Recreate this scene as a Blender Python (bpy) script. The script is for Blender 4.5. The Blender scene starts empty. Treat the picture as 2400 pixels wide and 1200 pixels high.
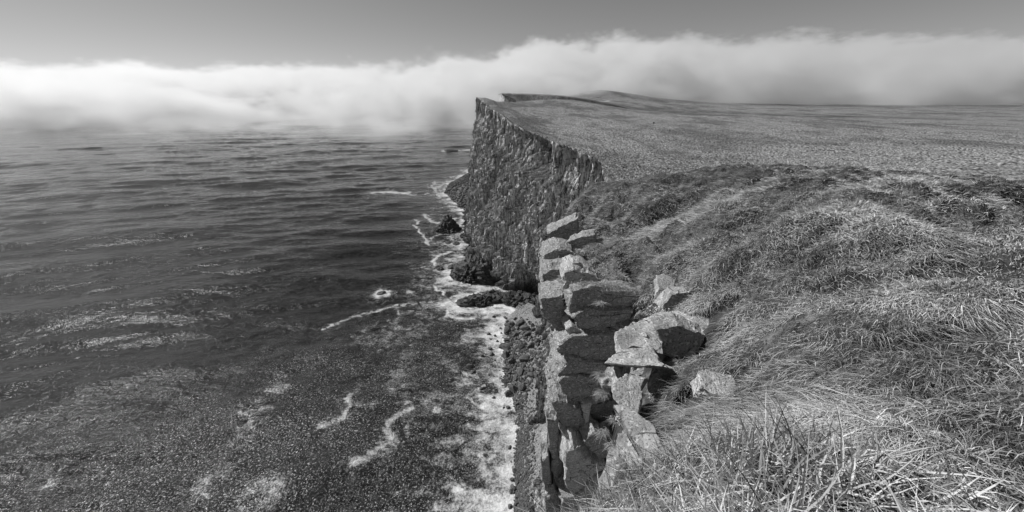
import bpy, math, random
import numpy as np

# ------------------------------------------------------------------ camera, sky, sun
scene = bpy.context.scene
COL = scene.collection
H = 100.0                              # eye height above the sea, metres
F = 800.0 / 2400.0
PITCH = math.radians(25.3)
cam_d = bpy.data.cameras.new('camera')
cam_d.sensor_fit = 'HORIZONTAL'; cam_d.sensor_width = 36.0; cam_d.lens = 36.0 * F
cam_d.clip_start = 0.05; cam_d.clip_end = 60000
cam = bpy.data.objects.new('camera', cam_d); COL.objects.link(cam)
cam.location = (0, 0, H); cam.rotation_euler = (math.radians(90) - PITCH, 0, 0)
scene.camera = cam

SUN_EL, SUN_AZ = math.radians(42), math.radians(-66)      # azimuth from +Y, negative = to the left
world = bpy.data.worlds.new('World'); scene.world = world; world.use_nodes = True
wn, wl = world.node_tree.nodes, world.node_tree.links
wn.clear()
sky = wn.new('ShaderNodeTexSky'); sky.sky_type = 'NISHITA'; sky.sun_disc = False
sky.sun_elevation = SUN_EL; sky.sun_rotation = SUN_AZ
sky.altitude = 100; sky.air_density = 1.0; sky.dust_density = 0.1; sky.ozone_density = 1.0
sep = wn.new('ShaderNodeSeparateColor'); comb = wn.new('ShaderNodeCombineColor')
mixm = wn.new('ShaderNodeMath'); mixm.operation = 'MULTIPLY_ADD'; mixm.inputs[1].default_value = 0.35
mulr = wn.new('ShaderNodeMath'); mulr.operation = 'MULTIPLY'; mulr.inputs[1].default_value = 0.65
bg = wn.new('ShaderNodeBackground'); bg.inputs['Strength'].default_value = 0.080
wo = wn.new('ShaderNodeOutputWorld')
wl.new(sky.outputs[0], sep.inputs[0])
wl.new(sep.outputs[0], mulr.inputs[0]); wl.new(sep.outputs[1], mixm.inputs[0]); wl.new(mulr.outputs[0], mixm.inputs[2])
pw = wn.new('ShaderNodeMath'); pw.operation = 'POWER'; pw.inputs[1].default_value = 0.85; wl.new(mixm.outputs[0], pw.inputs[0])
pk = wn.new('ShaderNodeMath'); pk.operation = 'MULTIPLY'; pk.inputs[1].default_value = 1.08; wl.new(pw.outputs[0], pk.inputs[0])
for i in range(3): wl.new(pk.outputs[0], comb.inputs[i])      # black and white film, orange filter
wl.new(comb.outputs[0], bg.inputs['Color']); wl.new(bg.outputs[0], wo.inputs['Surface'])

sun_d = bpy.data.lights.new('sun', 'SUN'); sun_d.energy = 5.0; sun_d.angle = math.radians(0.5)
sun_d.color = (1, 1, 1)
sun = bpy.data.objects.new('sun', sun_d); COL.objects.link(sun)
sdir = np.array([math.cos(SUN_EL) * math.sin(SUN_AZ), math.cos(SUN_EL) * math.cos(SUN_AZ), math.sin(SUN_EL)])
sun.location = tuple(sdir * 300 + np.array([0, 0, 400]))
from mathutils import Vector
sun.rotation_euler = Vector(tuple(sdir)).to_track_quat('Z', 'Y').to_euler()

vs = scene.view_settings
scene.display_settings.display_device = 'sRGB'
vs.view_transform = 'Standard'; vs.look = 'None'; vs.exposure = 0.0; vs.gamma = 1.0; vs.use_curve_mapping = False
cy = scene.cycles
cy.max_bounces = 12; cy.diffuse_bounces = 3; cy.glossy_bounces = 3; cy.transmission_bounces = 2
cy.volume_bounces = 5; cy.transparent_max_bounces = 8
cy.volume_step_rate = 1.0; cy.volume_max_steps = 256
cy.use_denoising = True
try: cy.denoiser = 'OPENIMAGEDENOISE'
except Exception: pass
cy.sample_clamp_indirect = 6.0; cy.sample_clamp_direct = 5.0
cy.use_adaptive_sampling = True; cy.adaptive_threshold = 0.015

# ------------------------------------------------------------------ helpers
rng = np.random.default_rng(7)
CP, SP = math.cos(PITCH), math.sin(PITCH)

def ray(px, py):
    fx = (px - 1200) / 800.0; uy = (600 - py) / 800.0
    return np.array([fx, CP + uy * SP, -SP + uy * CP])

def at(px, py, y):                     # the point seen at (px, py) that lies y metres ahead
    d = ray(px, py); s = y / d[1]
    return np.array([d[0] * s, y, H + d[2] * s])

def sea(px, py, z=0.0):                # the point seen at (px, py) that lies on the water
    d = ray(px, py); s = (z - H) / d[2]
    return np.array([d[0] * s, d[1] * s, z])

def _h(ix, iy, iz, seed=0):
    M = np.uint32
    x = ix.astype(np.int64).astype(M); y = iy.astype(np.int64).astype(M); z = iz.astype(np.int64).astype(M)
    h = x * M(374761393) + y * M(668265263) + z * M(2147483647) + M((seed * 974711 + 12345) & 0xffffffff)
    h = (h ^ (h >> M(13))) * M(1274126177)
    h = (h ^ (h >> M(16))) * M(2246822519)
    return ((h ^ (h >> M(15))) & M(0xffffff)).astype(np.float64) / float(0xffffff)

def vnoise(x, y, z=None, seed=0):      # value noise, -1..1
    if z is None: z = np.zeros_like(x)
    xi, yi, zi = np.floor(x), np.floor(y), np.floor(z)
    fx, fy, fz = x - xi, y - yi, z - zi
    fx = fx * fx * (3 - 2 * fx); fy = fy * fy * (3 - 2 * fy); fz = fz * fz * (3 - 2 * fz)
    r = 0
    for a in (0, 1):
        for b in (0, 1):
            for c in (0, 1):
                w = (fx if a else 1 - fx) * (fy if b else 1 - fy) * (fz if c else 1 - fz)
                r = r + w * _h(xi + a, yi + b, zi + c, seed)
    return r * 2 - 1

def fbm(x, y, z=None, oct=4, seed=0, gain=0.5):
    if z is None: z = np.zeros_like(x)
    r = 0; a = 1.0; t = 0
    for o in range(oct):
        r = r + a * vnoise(x, y, z, seed + o * 17); t += a
        x = x * 2.03 + 3.1; y = y * 2.03 + 7.7; z = z * 2.03 + 1.3; a *= gain
    return r / t

def sstep(a, b, x):
    t = np.clip((x - a) / (b - a), 0, 1); return t * t * (3 - 2 * t)

def tag(o, label=None, cat=None, group=None, kind=None):
    if label: o['label'] = label
    if cat: o['category'] = cat
    if group: o['group'] = group
    if kind: o['kind'] = kind
    return o

def mesh_np(name, v, quads=None, tris=None, mat=None, smooth=False, parent=None, attrs=None):
    me = bpy.data.meshes.new(name)
    v = np.ascontiguousarray(v, dtype=np.float32)
    nq = 0 if quads is None else len(quads); nt = 0 if tris is None else len(tris)
    me.vertices.add(len(v)); me.vertices.foreach_set('co', v.ravel())
    li = []
    if nq: li.append(np.asarray(quads, dtype=np.int32).ravel())
    if nt: li.append(np.asarray(tris, dtype=np.int32).ravel())
    li = np.concatenate(li)
    me.loops.add(len(li)); me.loops.foreach_set('vertex_index', li)
    me.polygons.add(nq + nt)
    st = np.concatenate([np.arange(nq) * 4, nq * 4 + np.arange(nt) * 3]).astype(np.int32)
    me.polygons.foreach_set('loop_start', st)
    me.update(calc_edges=True); me.validate()
    if attrs:
        for k, a in attrs.items():
            at_ = me.attributes.new(k, 'FLOAT', 'POINT'); at_.data.foreach_set('value', np.asarray(a, dtype=np.float32).ravel())
    me.polygons.foreach_set('use_smooth', np.full(nq + nt, smooth))
    if mat: me.materials.append(mat)
    o = bpy.data.objects.new(name, me); COL.objects.link(o)
    if parent: o.parent = parent
    return o

def grid_quads(nr, nc):
    i = np.arange(nr - 1)[:, None] * nc + np.arange(nc - 1)[None, :]
    return np.stack([i, i + 1, i + nc + 1, i + nc], -1).reshape(-1, 4)

# ------------------------------------------------------------------ materials (all grey: black and white film)
class NT:
    def __init__(self, name):
        self.m = bpy.data.materials.new(name); self.m.use_nodes = True
        self.t = self.m.node_tree; self.t.nodes.clear()
        self.out = self.n('ShaderNodeOutputMaterial')
        self.pos = self.n('ShaderNodeNewGeometry').outputs['Position']
    def n(self, k, **kw):
        x = self.t.nodes.new(k)
        for a, b in kw.items(): setattr(x, a, b)
        return x
    def l(self, a, b): self.t.links.new(a, b)
    def setin(self, sock, v):
        if isinstance(v, bpy.types.NodeSocket): self.l(v, sock)
        else: sock.default_value = v
    def math(self, op, a, b=0.0, c=0.0):
        x = self.n('ShaderNodeMath', operation=op)
        for i, v in enumerate((a, b, c)): self.setin(x.inputs[i], v)
        return x.outputs[0]
    def mapping(self, v, scale=(1, 1, 1), rot=(0, 0, 0), loc=(0, 0, 0)):
        x = self.n('ShaderNodeMapping'); self.l(v, x.inputs['Vector'])
        x.inputs['Scale'].default_value = scale; x.inputs['Rotation'].default_value = rot; x.inputs['Location'].default_value = loc
        return x.outputs[0]
    def noise(self, v, scale, detail=4, rough=0.55, dist=0.0):
        x = self.n('ShaderNodeTexNoise'); self.l(v, x.inputs['Vector'])
        x.inputs['Scale'].default_value = scale; x.inputs['Detail'].default_value = detail
        x.inputs['Roughness'].default_value = rough; x.inputs['Distortion'].default_value = dist
        return x.outputs[0]
    def voro(self, v, scale, feature='F1', out='Distance'):
        x = self.n('ShaderNodeTexVoronoi', feature=feature); self.l(v, x.inputs['Vector']); x.inputs['Scale'].default_value = scale
        return x.outputs[out]
    def ramp(self, f, *stops):         # piecewise linear grey ramp
        x = self.n('ShaderNodeValToRGB'); self.l(f, x.inputs[0]); e = x.color_ramp.elements
        while len(e) < len(stops): e.new(0.5)
        for q, (p, c) in zip(e, stops): q.position = p; q.color = (c, c, c, 1)
        return x.outputs[0]
    def rng(self, f, a, b, c=0.0, d=1.0, smooth=True):
        x = self.n('ShaderNodeMapRange', interpolation_type='SMOOTHSTEP' if smooth else 'LINEAR'); self.setin(x.inputs[0], f)
        for i, v in zip((1, 2, 3, 4), (a, b, c, d)): self.setin(x.inputs[i], v)
        return x.outputs[0]
    def mix(self, f, a, b):
        x = self.n('ShaderNodeMix', data_type='RGBA'); self.setin(x.inputs[0], f)
        for s, v in ((x.inputs[6], a), (x.inputs[7], b)):
            if isinstance(v, (int, float)): v = (v, v, v, 1)
            self.setin(s, v)
        return x.outputs[2]
    def attr(self, name): return self.n('ShaderNodeAttribute', attribute_name=name).outputs['Fac']
    def bump(self, hgt, strength, dist, normal=None):
        x = self.n('ShaderNodeBump'); x.inputs['Strength'].default_value = strength; x.inputs['Distance'].default_value = dist
        self.l(hgt, x.inputs['Height'])
        if normal: self.l(normal, x.inputs['Normal'])
        return x.outputs[0]
    def bsdf(self, col, rough=0.9, normal=None, spec=0.2, **kw):
        x = self.n('ShaderNodeBsdfPrincipled')
        if isinstance(col, (int, float)): col = (col, col, col, 1)
        self.setin(x.inputs['Base Color'], col); self.setin(x.inputs['Roughness'], rough)
        x.inputs['Specular IOR Level'].default_value = spec
        if normal: self.l(normal, x.inputs['Normal'])
        for k, v in kw.items(): self.setin(x.inputs[k], v)
        self.l(x.outputs[0], self.out.inputs['Surface'])
        return x

def mat_rock(name, lo, hi, lichen=0.45, scale=1.0, streak=False, rough=0.9):
    t = NT(name)
    tc = t.n('ShaderNodeTexCoord').outputs['Object']
    v = t.mapping(tc, scale=(1.0, 1.0, 0.16) if streak else (1, 1, 1.4), rot=(0.0, 0.75, 0.0) if streak else (0, 0, 0))
    n1 = t.noise(v, 2.2 * scale, 6, 0.65); n2 = t.noise(v, 13 * scale, 5, 0.7); n3 = t.noise(tc, 26 * scale, 4, 0.75)
    base = t.ramp(n1, (0.3, lo), (0.5, (lo + hi) / 2), (0.72, hi))
    base = t.mix(t.rng(n2, 0.53, 0.62, 0, 0.85), base, lichen)
    pits = t.rng(n3, 0.38, 0.47, 1, 0)
    base = t.mix(t.math('MULTIPLY', pits, 0.85), base, lo * 0.35)
    cr = t.voro(t.mapping(v, loc=(3, 1, 2)), 1.1 * scale, 'DISTANCE_TO_EDGE')
    crack = t.rng(cr, 0.0, 0.018, 1, 0)
    crack = t.math('MULTIPLY', crack, t.rng(n1, 0.45, 0.6))
    base = t.mix(crack, base, 0.03)
    h = t.math('ADD', t.math('MULTIPLY', n2, 0.6), t.math('MULTIPLY', n3, 0.35))
    h = t.math('SUBTRACT', h, t.math('MULTIPLY', crack, 0.5))
    nb = t.bump(h, 0.9, 0.05 / scale)
    t.bsdf(base, rough, nb, 0.25)
    return t.m

def mat_grass(name, k=1.0):
    t = NT(name)
    s = t.attr('shade')
    col = t.ramp(s, (0.0, 0.05 * k), (0.4, 0.20 * k), (0.75, 0.45 * k), (1.0, 0.70 * k))
    b = t.bsdf(col, 0.65, None, 0.3)
    return t.m

def mat_ground(name):                  # tussocky turf
    t = NT(name)
    n1 = t.noise(t.pos, 0.35, 5, 0.6); n2 = t.noise(t.pos, 3.0, 5, 0.7)
    big = t.noise(t.mapping(t.pos, scale=(1, 0.8, 1)), 0.03, 5, 0.6)
    vo = t.voro(t.pos, 1.7)
    col = t.ramp(n2, (0.35, 0.02), (0.5, 0.09), (0.7, 0.26))
    col = t.mix(t.rng(big, 0.42, 0.62, 0.0, 0.35), col, 0.16)
    col = t.mix(t.rng(vo, 0.42, 0.75, 0, 0.55), col, 0.03)
    nb = t.bump(t.math('ADD', t.math('MULTIPLY', vo, -1.0), n2), 1.0, 0.35)
    t.bsdf(col, 0.95, nb, 0.1)
    return t.m

def mat_plateau(name):
    t = NT(name)
    p2 = t.mapping(t.pos, scale=(1, 1, 0.3))
    n2 = t.noise(p2, 1.1, 4, 0.75); vo = t.voro(p2, 1.25)
    big = t.noise(t.mapping(t.pos, scale=(1, 0.55, 0.3), rot=(0, 0, 0.35)), 0.022, 6, 0.65)
    mid = t.noise(t.mapping(t.pos, scale=(1, 0.5, 0.3)), 0.15, 5, 0.65)
    dk = t.attr('heath')
    col = t.ramp(n2, (0.34, 0.18), (0.5, 0.42), (0.66, 0.64))
    col = t.mix(t.rng(big, 0.46, 0.62, 0, 0.75), col, 0.13)
    col = t.mix(t.rng(mid, 0.50, 0.66, 0, 0.6), col, 0.12)
    col = t.mix(t.rng(vo, 0.40, 0.7, 0, 0.85), col, 0.035)
    col = t.mix(t.math('MULTIPLY', dk, 0.85), col, 0.055)
    h = t.math('SUBTRACT', t.math('MULTIPLY', n2, 0.8), vo)
    nb = t.bump(h, 1.0, 0.6)
    t.bsdf(col, 0.95, nb, 0.1)
    return t.m

def mat_cliff(name):
    t = NT(name)
    v = t.mapping(t.pos, scale=(1, 1, 0.16))
    n1 = t.noise(v, 0.16, 6, 0.7); n2 = t.noise(v, 0.8, 6, 0.75); n3 = t.noise(t.mapping(t.pos, scale=(1, 1, 0.4)), 2.0, 3, 0.8)
    col = t.ramp(n2, (0.38, 0.05), (0.49, 0.27), (0.59, 0.68))
    col = t.mix(t.rng(n1, 0.53, 0.70, 0, 0.5), col, 0.42)
    col = t.mix(t.rng(n3, 0.56, 0.62, 0, 0.9), col, 0.78)           # lichen and droppings
    col = t.mix(t.rng(n3, 0.43, 0.36, 0, 0.9), col, 0.03)
    nz = t.n('ShaderNodeSeparateXYZ'); t.l(t.n('ShaderNodeNewGeometry').outputs['Normal'], nz.inputs[0])
    gn = t.noise(t.pos, 0.12, 4, 0.6)
    g = t.rng(t.math('ADD', nz.outputs[2], t.math('MULTIPLY_ADD', gn, 1.1, -0.6)), 0.42, 0.62)
    gcol = t.ramp(t.noise(t.pos, 2.5, 3, 0.7), (0.35, 0.05), (0.65, 0.16))
    col = t.mix(g, col, gcol)                                        # plants on the ledges
    z = t.n('ShaderNodeSeparateXYZ'); t.l(t.pos, z.inputs[0])
    w = t.rng(t.math('ADD', z.outputs[2], t.math('MULTIPLY', n1, 6.0)), 4.0, 12.0, 0.75, 0)
    col = t.mix(w, col, 0.035)                                       # black splash zone
    h = t.math('ADD', n2, t.math('MULTIPLY', n3, 0.5))
    t.bsdf(col, 0.9, t.bump(h, 1.0, 0.9), 0.2)
    return t.m

def mat_sea(name):
    t = NT(name)
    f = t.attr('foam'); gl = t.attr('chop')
    pa = t.mapping(t.pos, scale=(0.45, 1.0, 1.0), rot=(0, 0, -0.18))
    b1 = t.noise(pa, 0.10, 6, 0.62); b2 = t.noise(pa, 0.55, 4, 0.65); b3 = t.noise(t.pos, 1.5, 2, 0.6)
    fn = t.noise(t.mapping(t.pos, scale=(0.8, 1.2, 1)), 0.28, 8, 0.72, 0.9)
    fn2 = t.noise(t.pos, 1.6, 4, 0.75, 0.5)
    br = t.math('ADD', t.math('MULTIPLY', fn, 0.62), t.math('MULTIPLY', fn2, 0.48))     # about 0.55 mean
    q = t.math('ADD', f, t.math('MULTIPLY_ADD', br, 2.6, -1.50))
    mask = t.rng(q, 0.12, 1.15)
    mask = t.math('MULTIPLY', mask, t.rng(f, 0.04, 0.22))
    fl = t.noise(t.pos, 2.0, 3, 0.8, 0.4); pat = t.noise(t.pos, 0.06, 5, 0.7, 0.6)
    sparkle_fleck = t.math('MULTIPLY', t.rng(fl, 0.54, 0.72), t.rng(t.math('MULTIPLY', pat, gl), 0.24, 0.62))  # froth flecks that also paint sun sparkle into the near water's colour
    mask = t.math('MAXIMUM', mask, t.math('MULTIPLY', sparkle_fleck, 0.75))
    deep = t.mix(t.rng(fn, 0.35, 0.7), 0.009, 0.034)
    col = t.mix(mask, deep, 0.68)
    h = t.math('ADD', t.math('MULTIPLY', b1, 1.4), t.math('ADD', t.math('MULTIPLY', b2, 0.22), t.math('MULTIPLY', t.math('MULTIPLY', b3, gl), 0.26)))
    nb = t.bump(h, 1.0, 1.0)
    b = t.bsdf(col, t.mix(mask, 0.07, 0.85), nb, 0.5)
    b.inputs['IOR'].default_value = 1.33
    return t.m

def mat_simple(name, lo, hi, scale=3.0, rough=0.9, bump=0.05, spec=0.25):
    t = NT(name)
    tc = t.n('ShaderNodeTexCoord').outputs['Object']
    n = t.noise(tc, scale, 5, 0.7); n2 = t.noise(tc, scale * 5, 3, 0.7)
    col = t.ramp(t.math('ADD', t.math('MULTIPLY', n, 0.6), t.math('MULTIPLY', n2, 0.4)), (0.36, lo), (0.64, hi))
    t.bsdf(col, rough, t.bump(n2, 0.8, bump), spec)
    return t.m

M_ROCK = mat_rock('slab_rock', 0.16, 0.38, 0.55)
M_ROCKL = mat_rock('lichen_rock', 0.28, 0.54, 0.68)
M_ROCKW = mat_rock('wall_rock', 0.13, 0.36, 0.52, 0.8)
M_STREAK = mat_rock('streaked_rock', 0.12, 0.42, 0.55, 1.3, True)
M_WET = mat_simple('wet_black_rock', 0.015, 0.06, 0.5, 0.55, 0.4, 0.4)
M_BOULDER = mat_simple('boulder_rock', 0.03, 0.14, 1.2, 0.8, 0.15)
M_COBBLE = mat_simple('cobble_rock', 0.12, 0.40, 1.0, 0.9, 0.1)
M_CLIFF = mat_cliff('cliff_rock'); M_GRASS = mat_grass('grass_blades'); M_TURF = mat_ground('turf'); M_PLAT = mat_plateau('moorland')
M_SEA = mat_sea('sea_water')
M_WHITE = mat_simple('pale_petals', 0.45, 0.75, 20, 0.8, 0.01)
M_TRACK = mat_simple('pale_gravel', 0.34, 0.45, 0.2, 0.9, 0.05)

# ------------------------------------------------------------------ shape of the land top: thin-plate spline through measured points
def relz(p): return (p[0], p[1], p[2])
ctl = []
for px, py, y in [
    # near turf
    (1400, 462, 18), (1600, 405, 24), (1650, 400, 25), (1500, 428, 21), (1345, 505, 16.5), (1370, 560, 13.5), (1450, 550, 13), (1550, 550, 11.3),
    (1640, 500, 11), (1360, 622, 10.6), (1450, 620, 10), (1480, 666, 9.0), (1400, 654, 9.2), (1600, 620, 7.6), (1640, 690, 6.0), (1590, 700, 6.5),
    (1600, 780, 5.1), (1640, 850, 4.0), (1600, 850, 4.3), (1530, 905, 3.9), (1560, 965, 3.0), (1630, 1000, 2.2), (1590, 1075, 1.6),
    (1500, 1165, 1.5), (1400, 1195, 1.6), (1650, 1150, 1.15),
    # moor beyond
    (1450, 425, 75), (1600, 402, 95), (1425, 432, 65), (1500, 350, 150), (1650, 350, 150), (1300, 300, 230), (1600, 300, 250), (1390, 375, 110),
    (1270, 325, 164), (1190, 280, 242), (1130, 240, 368), (1115, 228, 420), (1300, 232, 700), (1400, 243, 600), (1480, 262, 500),
    (1500, 243, 1000), (1650, 241, 1500), (1650, 265, 520), (1400, 300, 220), (1220, 250, 470), (1300, 262, 420)]:
    ctl.append(at(px, py, y) - np.array([0, 0, H]))
for p in [(0.4, 0, -1.7), (3, 0, -1.6), (3, -4, -1.5), (10, 0, -1.6), (10, -12, -1.2), (16, 8, -2.6), (28, 16, -4.2), (45, 10, -5), (70, 30, -9),
          (-0.6, -4, -1.9), (150, 50, -15), (400, 100, -20), (1000, 300, -28), (2500, 1000, -40), (1500, 2500, -34), (100, 2500, -12),
          (-27, 450, -8), (-12, 500, -9), (0, 600, -12), (10, 780, -14), (260, 800, -36), (420, 780, -38), (20, 900, -6), (60, -60, -5), (33, 45, -12), (60, 60, -13)]:
    ctl.append(np.array(p, float))
ctl = np.array(ctl)
def uv(x, y):
    r = np.sqrt(x * x + y * y) + 0.6
    return np.arctan2(x, y + 0.25) * 1.6, np.log(r)
cu, cv = uv(ctl[:, 0], ctl[:, 1])
def phi(d2): return 0.5 * d2 * np.log(d2 + 1e-9)
n_ = len(ctl)
A = np.zeros((n_ + 3, n_ + 3))
A[:n_, :n_] = phi((cu[:, None] - cu) ** 2 + (cv[:, None] - cv) ** 2) + np.eye(n_) * 0.004
A[:n_, n_] = 1; A[:n_, n_ + 1] = cu; A[:n_, n_ + 2] = cv; A[n_:, :n_] = A[:n_, n_:].T
wts = np.linalg.solve(A, np.concatenate([ctl[:, 2], [0, 0, 0]]))
def top_z(x, y):
    shp = x.shape; x = x.ravel(); y = y.ravel()
    u, v = uv(x, y); out = np.full(len(x), wts[n_]) + wts[n_ + 1] * u + wts[n_ + 2] * v
    for i in range(n_):
        out += wts[i] * phi((u - cu[i]) ** 2 + (v - cv[i]) ** 2)
    return (out + H).reshape(shp)

# cliff edge and foot as functions of the distance ahead
EY = np.array([-60, 0, 8, 22, 40, 65, 110, 164, 242, 368, 412, 421, 450, 500, 600, 780, 793, 801, 1000, 3000.])
EX = np.array([2.5, 2.5, 2.2, 5.2, 11, 18.6, 25.5, 13.6, -2.8, -29, -38.5, -40, -28, -12, 0, 10, 6, -21, -26, -150.])
EZ = np.array([-7, -7, -7, -9, -13, -15.4, -18.6, -18, -14.7, -6.8, -3, -2.6, -7.5, -8.6, -11, -15, -8, 1.5, 4, 2.]) + H
BY = np.array([-60, 0, 30, 53, 78, 100, 122, 138, 148, 160, 173, 190, 211, 250, 304, 380, 450, 458, 470, 490, 600, 780, 793, 803, 1500, 3000.])
BX = np.array([1, 1.5, 5, 7.3, 10, 13.5, 16, 13, 4, -4, -14, -25, -36, -40, -43, -50, -56, -57, -50, -20, 0, 2, -8, -34, -50, -160.])
def edge_x(y): return np.interp(y, EY, EX)
def edge_z(y): return np.interp(y, EY, EZ)
def edge_wob(y): return 1.6 * fbm(y / 14, y * 0 + 3, oct=4, seed=5) * sstep(30, 80, y) + 3.0 * vnoise(y / 55, y * 0, seed=8) * sstep(60, 120, y) * (1 - sstep(380, 410, y))
def foot_x(y): return np.interp(y, BY, BX)

# ------------------------------------------------------------------ the sea
def poly_dist(X, Y, pts):
    best = np.full(X.shape, 1e18)
    for (x0, y0), (x1, y1) in zip(pts[:-1], pts[1:]):
        dx, dy = x1 - x0, y1 - y0; L = dx * dx + dy * dy + 1e-9
        tt = np.clip(((X - x0) * dx + (Y - y0) * dy) / L, 0, 1)
        best = np.minimum(best, (X - x0 - tt * dx) ** 2 + (Y - y0 - tt * dy) ** 2)
    return np.sqrt(best)

WATER = [(1207, 1400), (1212, 1200), (1216, 1100), (1217, 1000), (1200, 930), (1187, 880), (1185, 820), (1197, 760), (1212, 722), (1178, 715), (1072, 708), (1080, 700), (1175, 688),
         (1150, 676), (1100, 668), (1060, 655), (1064, 636), (1075, 600), (1085, 560), (1092, 500), (1075, 487), (1042, 455), (1050, 432), (1098, 410), (1104, 400)]
WL = [tuple(sea(*p)[:2]) for p in WATER]

def build_sea():
    az = np.concatenate([np.linspace(-80, -46, 45)[:-1], np.linspace(-46, 9, 400), np.linspace(9, 75, 40)[1:]]) * math.pi / 180
    r = np.concatenate([np.geomspace(36, 1500, 460)[:-1], np.geomspace(1500, 25000, 50)])
    R, Az = np.meshgrid(r, az, indexing='ij')
    X = R * np.sin(Az); Y = R * np.cos(Az)
    ca, sa = math.cos(-0.16), math.sin(-0.16)
    U = X * ca - Y * sa; V = X * sa + Y * ca
    shallow = np.clip((poly_dist(X, Y, WL)) / 60, 0.25, 1)
    fade = 1 - sstep(1200, 3500, R)
    Z = (2.9 * fbm(U / 120, V / 30, oct=3, seed=3) + 1.2 * fbm(U / 28, V / 9, oct=3, seed=4)) * shallow * fade
    # foam
    D = poly_dist(X, Y, WL)
    wob = fbm(X / 9, Y / 9, oct=4, seed=21)
    beach = sstep(158, 145, Y)
    surf = np.exp(-np.clip(D - 1.0, 0, None) / (12.5 + 2.5 * beach + 9 * wob))
    lace = fbm(X / 7, Y / 2.6, oct=4, seed=22, gain=.6)
    foam = surf * (0.54 + 0.08 * beach + 0.75 * lace) + (0.26 + 0.35 * wob) * np.exp(-D / 28.0)
    strokes = [  # pixel polyline, half width (m), strength
        ([(750, 766), (800, 748), (830, 738), (880, 728), (930, 712), (1000, 705), (1040, 704), (1065, 706)], 1.2, 0.85),
        ([(750, 1005), (790, 992), (808, 975), (820, 955), (812, 940), (825, 930)], 1.6, 0.75),
        ([(810, 950), (840, 950), (880, 953)], 1.6, 0.6), ([(840, 900), (830, 925), (800, 930)], 1.6, 0.5),
        ([(830, 1095), (860, 1078), (895, 1055), (912, 1045), (912, 1020), (920, 1000), (940, 980), (965, 968)], 2.0, 0.8),
        ([(950, 1030), (960, 1005)], 1.5, 0.55), ([(940, 910), (955, 925)], 2.0, 0.5),
        ([(1065, 1145), (1095, 1150), (1120, 1162), (1140, 1175), (1130, 1200), (1125, 1240)], 2.4, 0.95),
        ([(1075, 1110), (1095, 1130), (1115, 1148)], 1.0, 0.6), ([(1020, 1185), (1060, 1190), (1090, 1195)], 2.0, 0.75),
        ([(975, 515), (985, 525), (970, 528), (985, 538), (980, 542), (992, 550), (1000, 575)], 1.6, 1.0), ([(1000, 575), (1010, 560), (1030, 552), (1055, 546)], 1.6, 0.8),
        ([(995, 502), (1005, 515), (1020, 525), (1030, 522)], 3.5, 0.9), ([(1060, 502), (1040, 505), (1010, 503)], 2.5, 0.6), ([(1060, 517), (1080, 512)], 2.0, 0.8),
        ([(1015, 625), (1015, 612), (1030, 597), (1055, 590)], 2.2, 1.0), ([(1020, 635), (1050, 632), (1075, 636)], 3.0, 0.9),
        ([(1020, 670), (1022, 678), (1040, 683), (1035, 692)], 1.4, 1.0), ([(1055, 697), (1080, 690), (1110, 688), (1145, 682)], 1.5, 0.95),
        ([(1050, 705), (1050, 725), (1045, 738), (1075, 745), (1105, 748)], 2.6, 1.0), ([(1105, 748), (1130, 735), (1160, 722), (1200, 722)], 2.2, 0.8),
        ([(1100, 705), (1130, 720)], 2.0, 0.3),
        ([(878, 455), (900, 451), (930, 453), (950, 452)], 9.0, 1.0), ([(950, 455), (990, 455), (1010, 449), (1030, 445)], 3.0, 0.8),
        ([(1020, 425), (1012, 437), (1025, 448), (1040, 460)], 5.0, 0.75), ([(1060, 415), (1085, 409), (1098, 404)], 4.0, 0.8),
        ([(1040, 353), (1060, 356), (1075, 352), (1100, 351)], 9.0, 1.0), ([(1095, 288), (1108, 288)], 10.0, 1.0), ([(1095, 326), (1106, 325)], 6.0, 0.9),
        ([(878, 688), (895, 680), (912, 683), (910, 692), (890, 696), (878, 688)], 2.6, 1.0), ([(955, 684), (970, 683)], 2.8, 0.9),
        ([(1125, 1066), (1140, 1058), (1155, 1070), (1145, 1082), (1130, 1076)], 1.3, 0.9), ([(1018, 966), (1026, 970)], 1.2, 0.95), ([(1125, 912), (1140, 907)], 1.4, 1.0),
        ([(1085, 870), (1100, 885), (1120, 883)], 1.3, 0.7), ([(1060, 860), (1075, 875)], 1.5, 0.55), ([(1045, 572), (1075, 575)], 4.0, 0.85),
        ([(930, 715), (935, 740), (925, 770)], 2.2, 0.45), ([(910, 745), (945, 770)], 1.6, 0.45), ([(1095, 775), (1110, 800)], 2.5, 0.65), ([(1095, 935), (1115, 945), (1135, 955)], 1.4, 0.8),
    ]
    near = (R < 1500) & (Az > math.radians(-47)) & (Az < math.radians(9))
    xs, ys = X[near], Y[near]
    wk = 1.0 + sstep(150, 400, ys) * 1.5; wx = xs + wk * 2.6 * fbm(xs / 6, ys / 6, oct=5, seed=31, gain=.6); wy = ys + wk * 3.0 * fbm(xs / 6 + 40, ys / 6, oct=5, seed=32, gain=.6)
    add = np.zeros(len(xs))
    for pts, w, s in strokes:
        P = [tuple(sea(*p)[:2]) for p in pts]
        d = poly_dist(wx, wy, P)
        add = np.maximum(add, s * np.maximum(0.88 * np.exp(-(d / (w * 0.8)) ** 2), 0.48 * np.exp(-d / (w * 2.4))))
    fo = foam[near]; foam[near] = np.maximum(fo, add)
    # drifting froth in the bottom left, in broken patches
    blot = sstep(0.02, 0.5, fbm(X / 22, Y / 22, oct=5, seed=41)) * sstep(210, 120, R) * 0.38
    blot += sstep(0.1, 0.5, fbm(X / 30, Y / 16, oct=4, seed=42)) * np.exp(-(((X - sea(790, 660)[0]) / 28) ** 2 + ((Y - sea(790, 660)[1]) / 22) ** 2)) * 0.9
    foam = np.clip(np.maximum(foam, blot), 0, 1)
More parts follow.
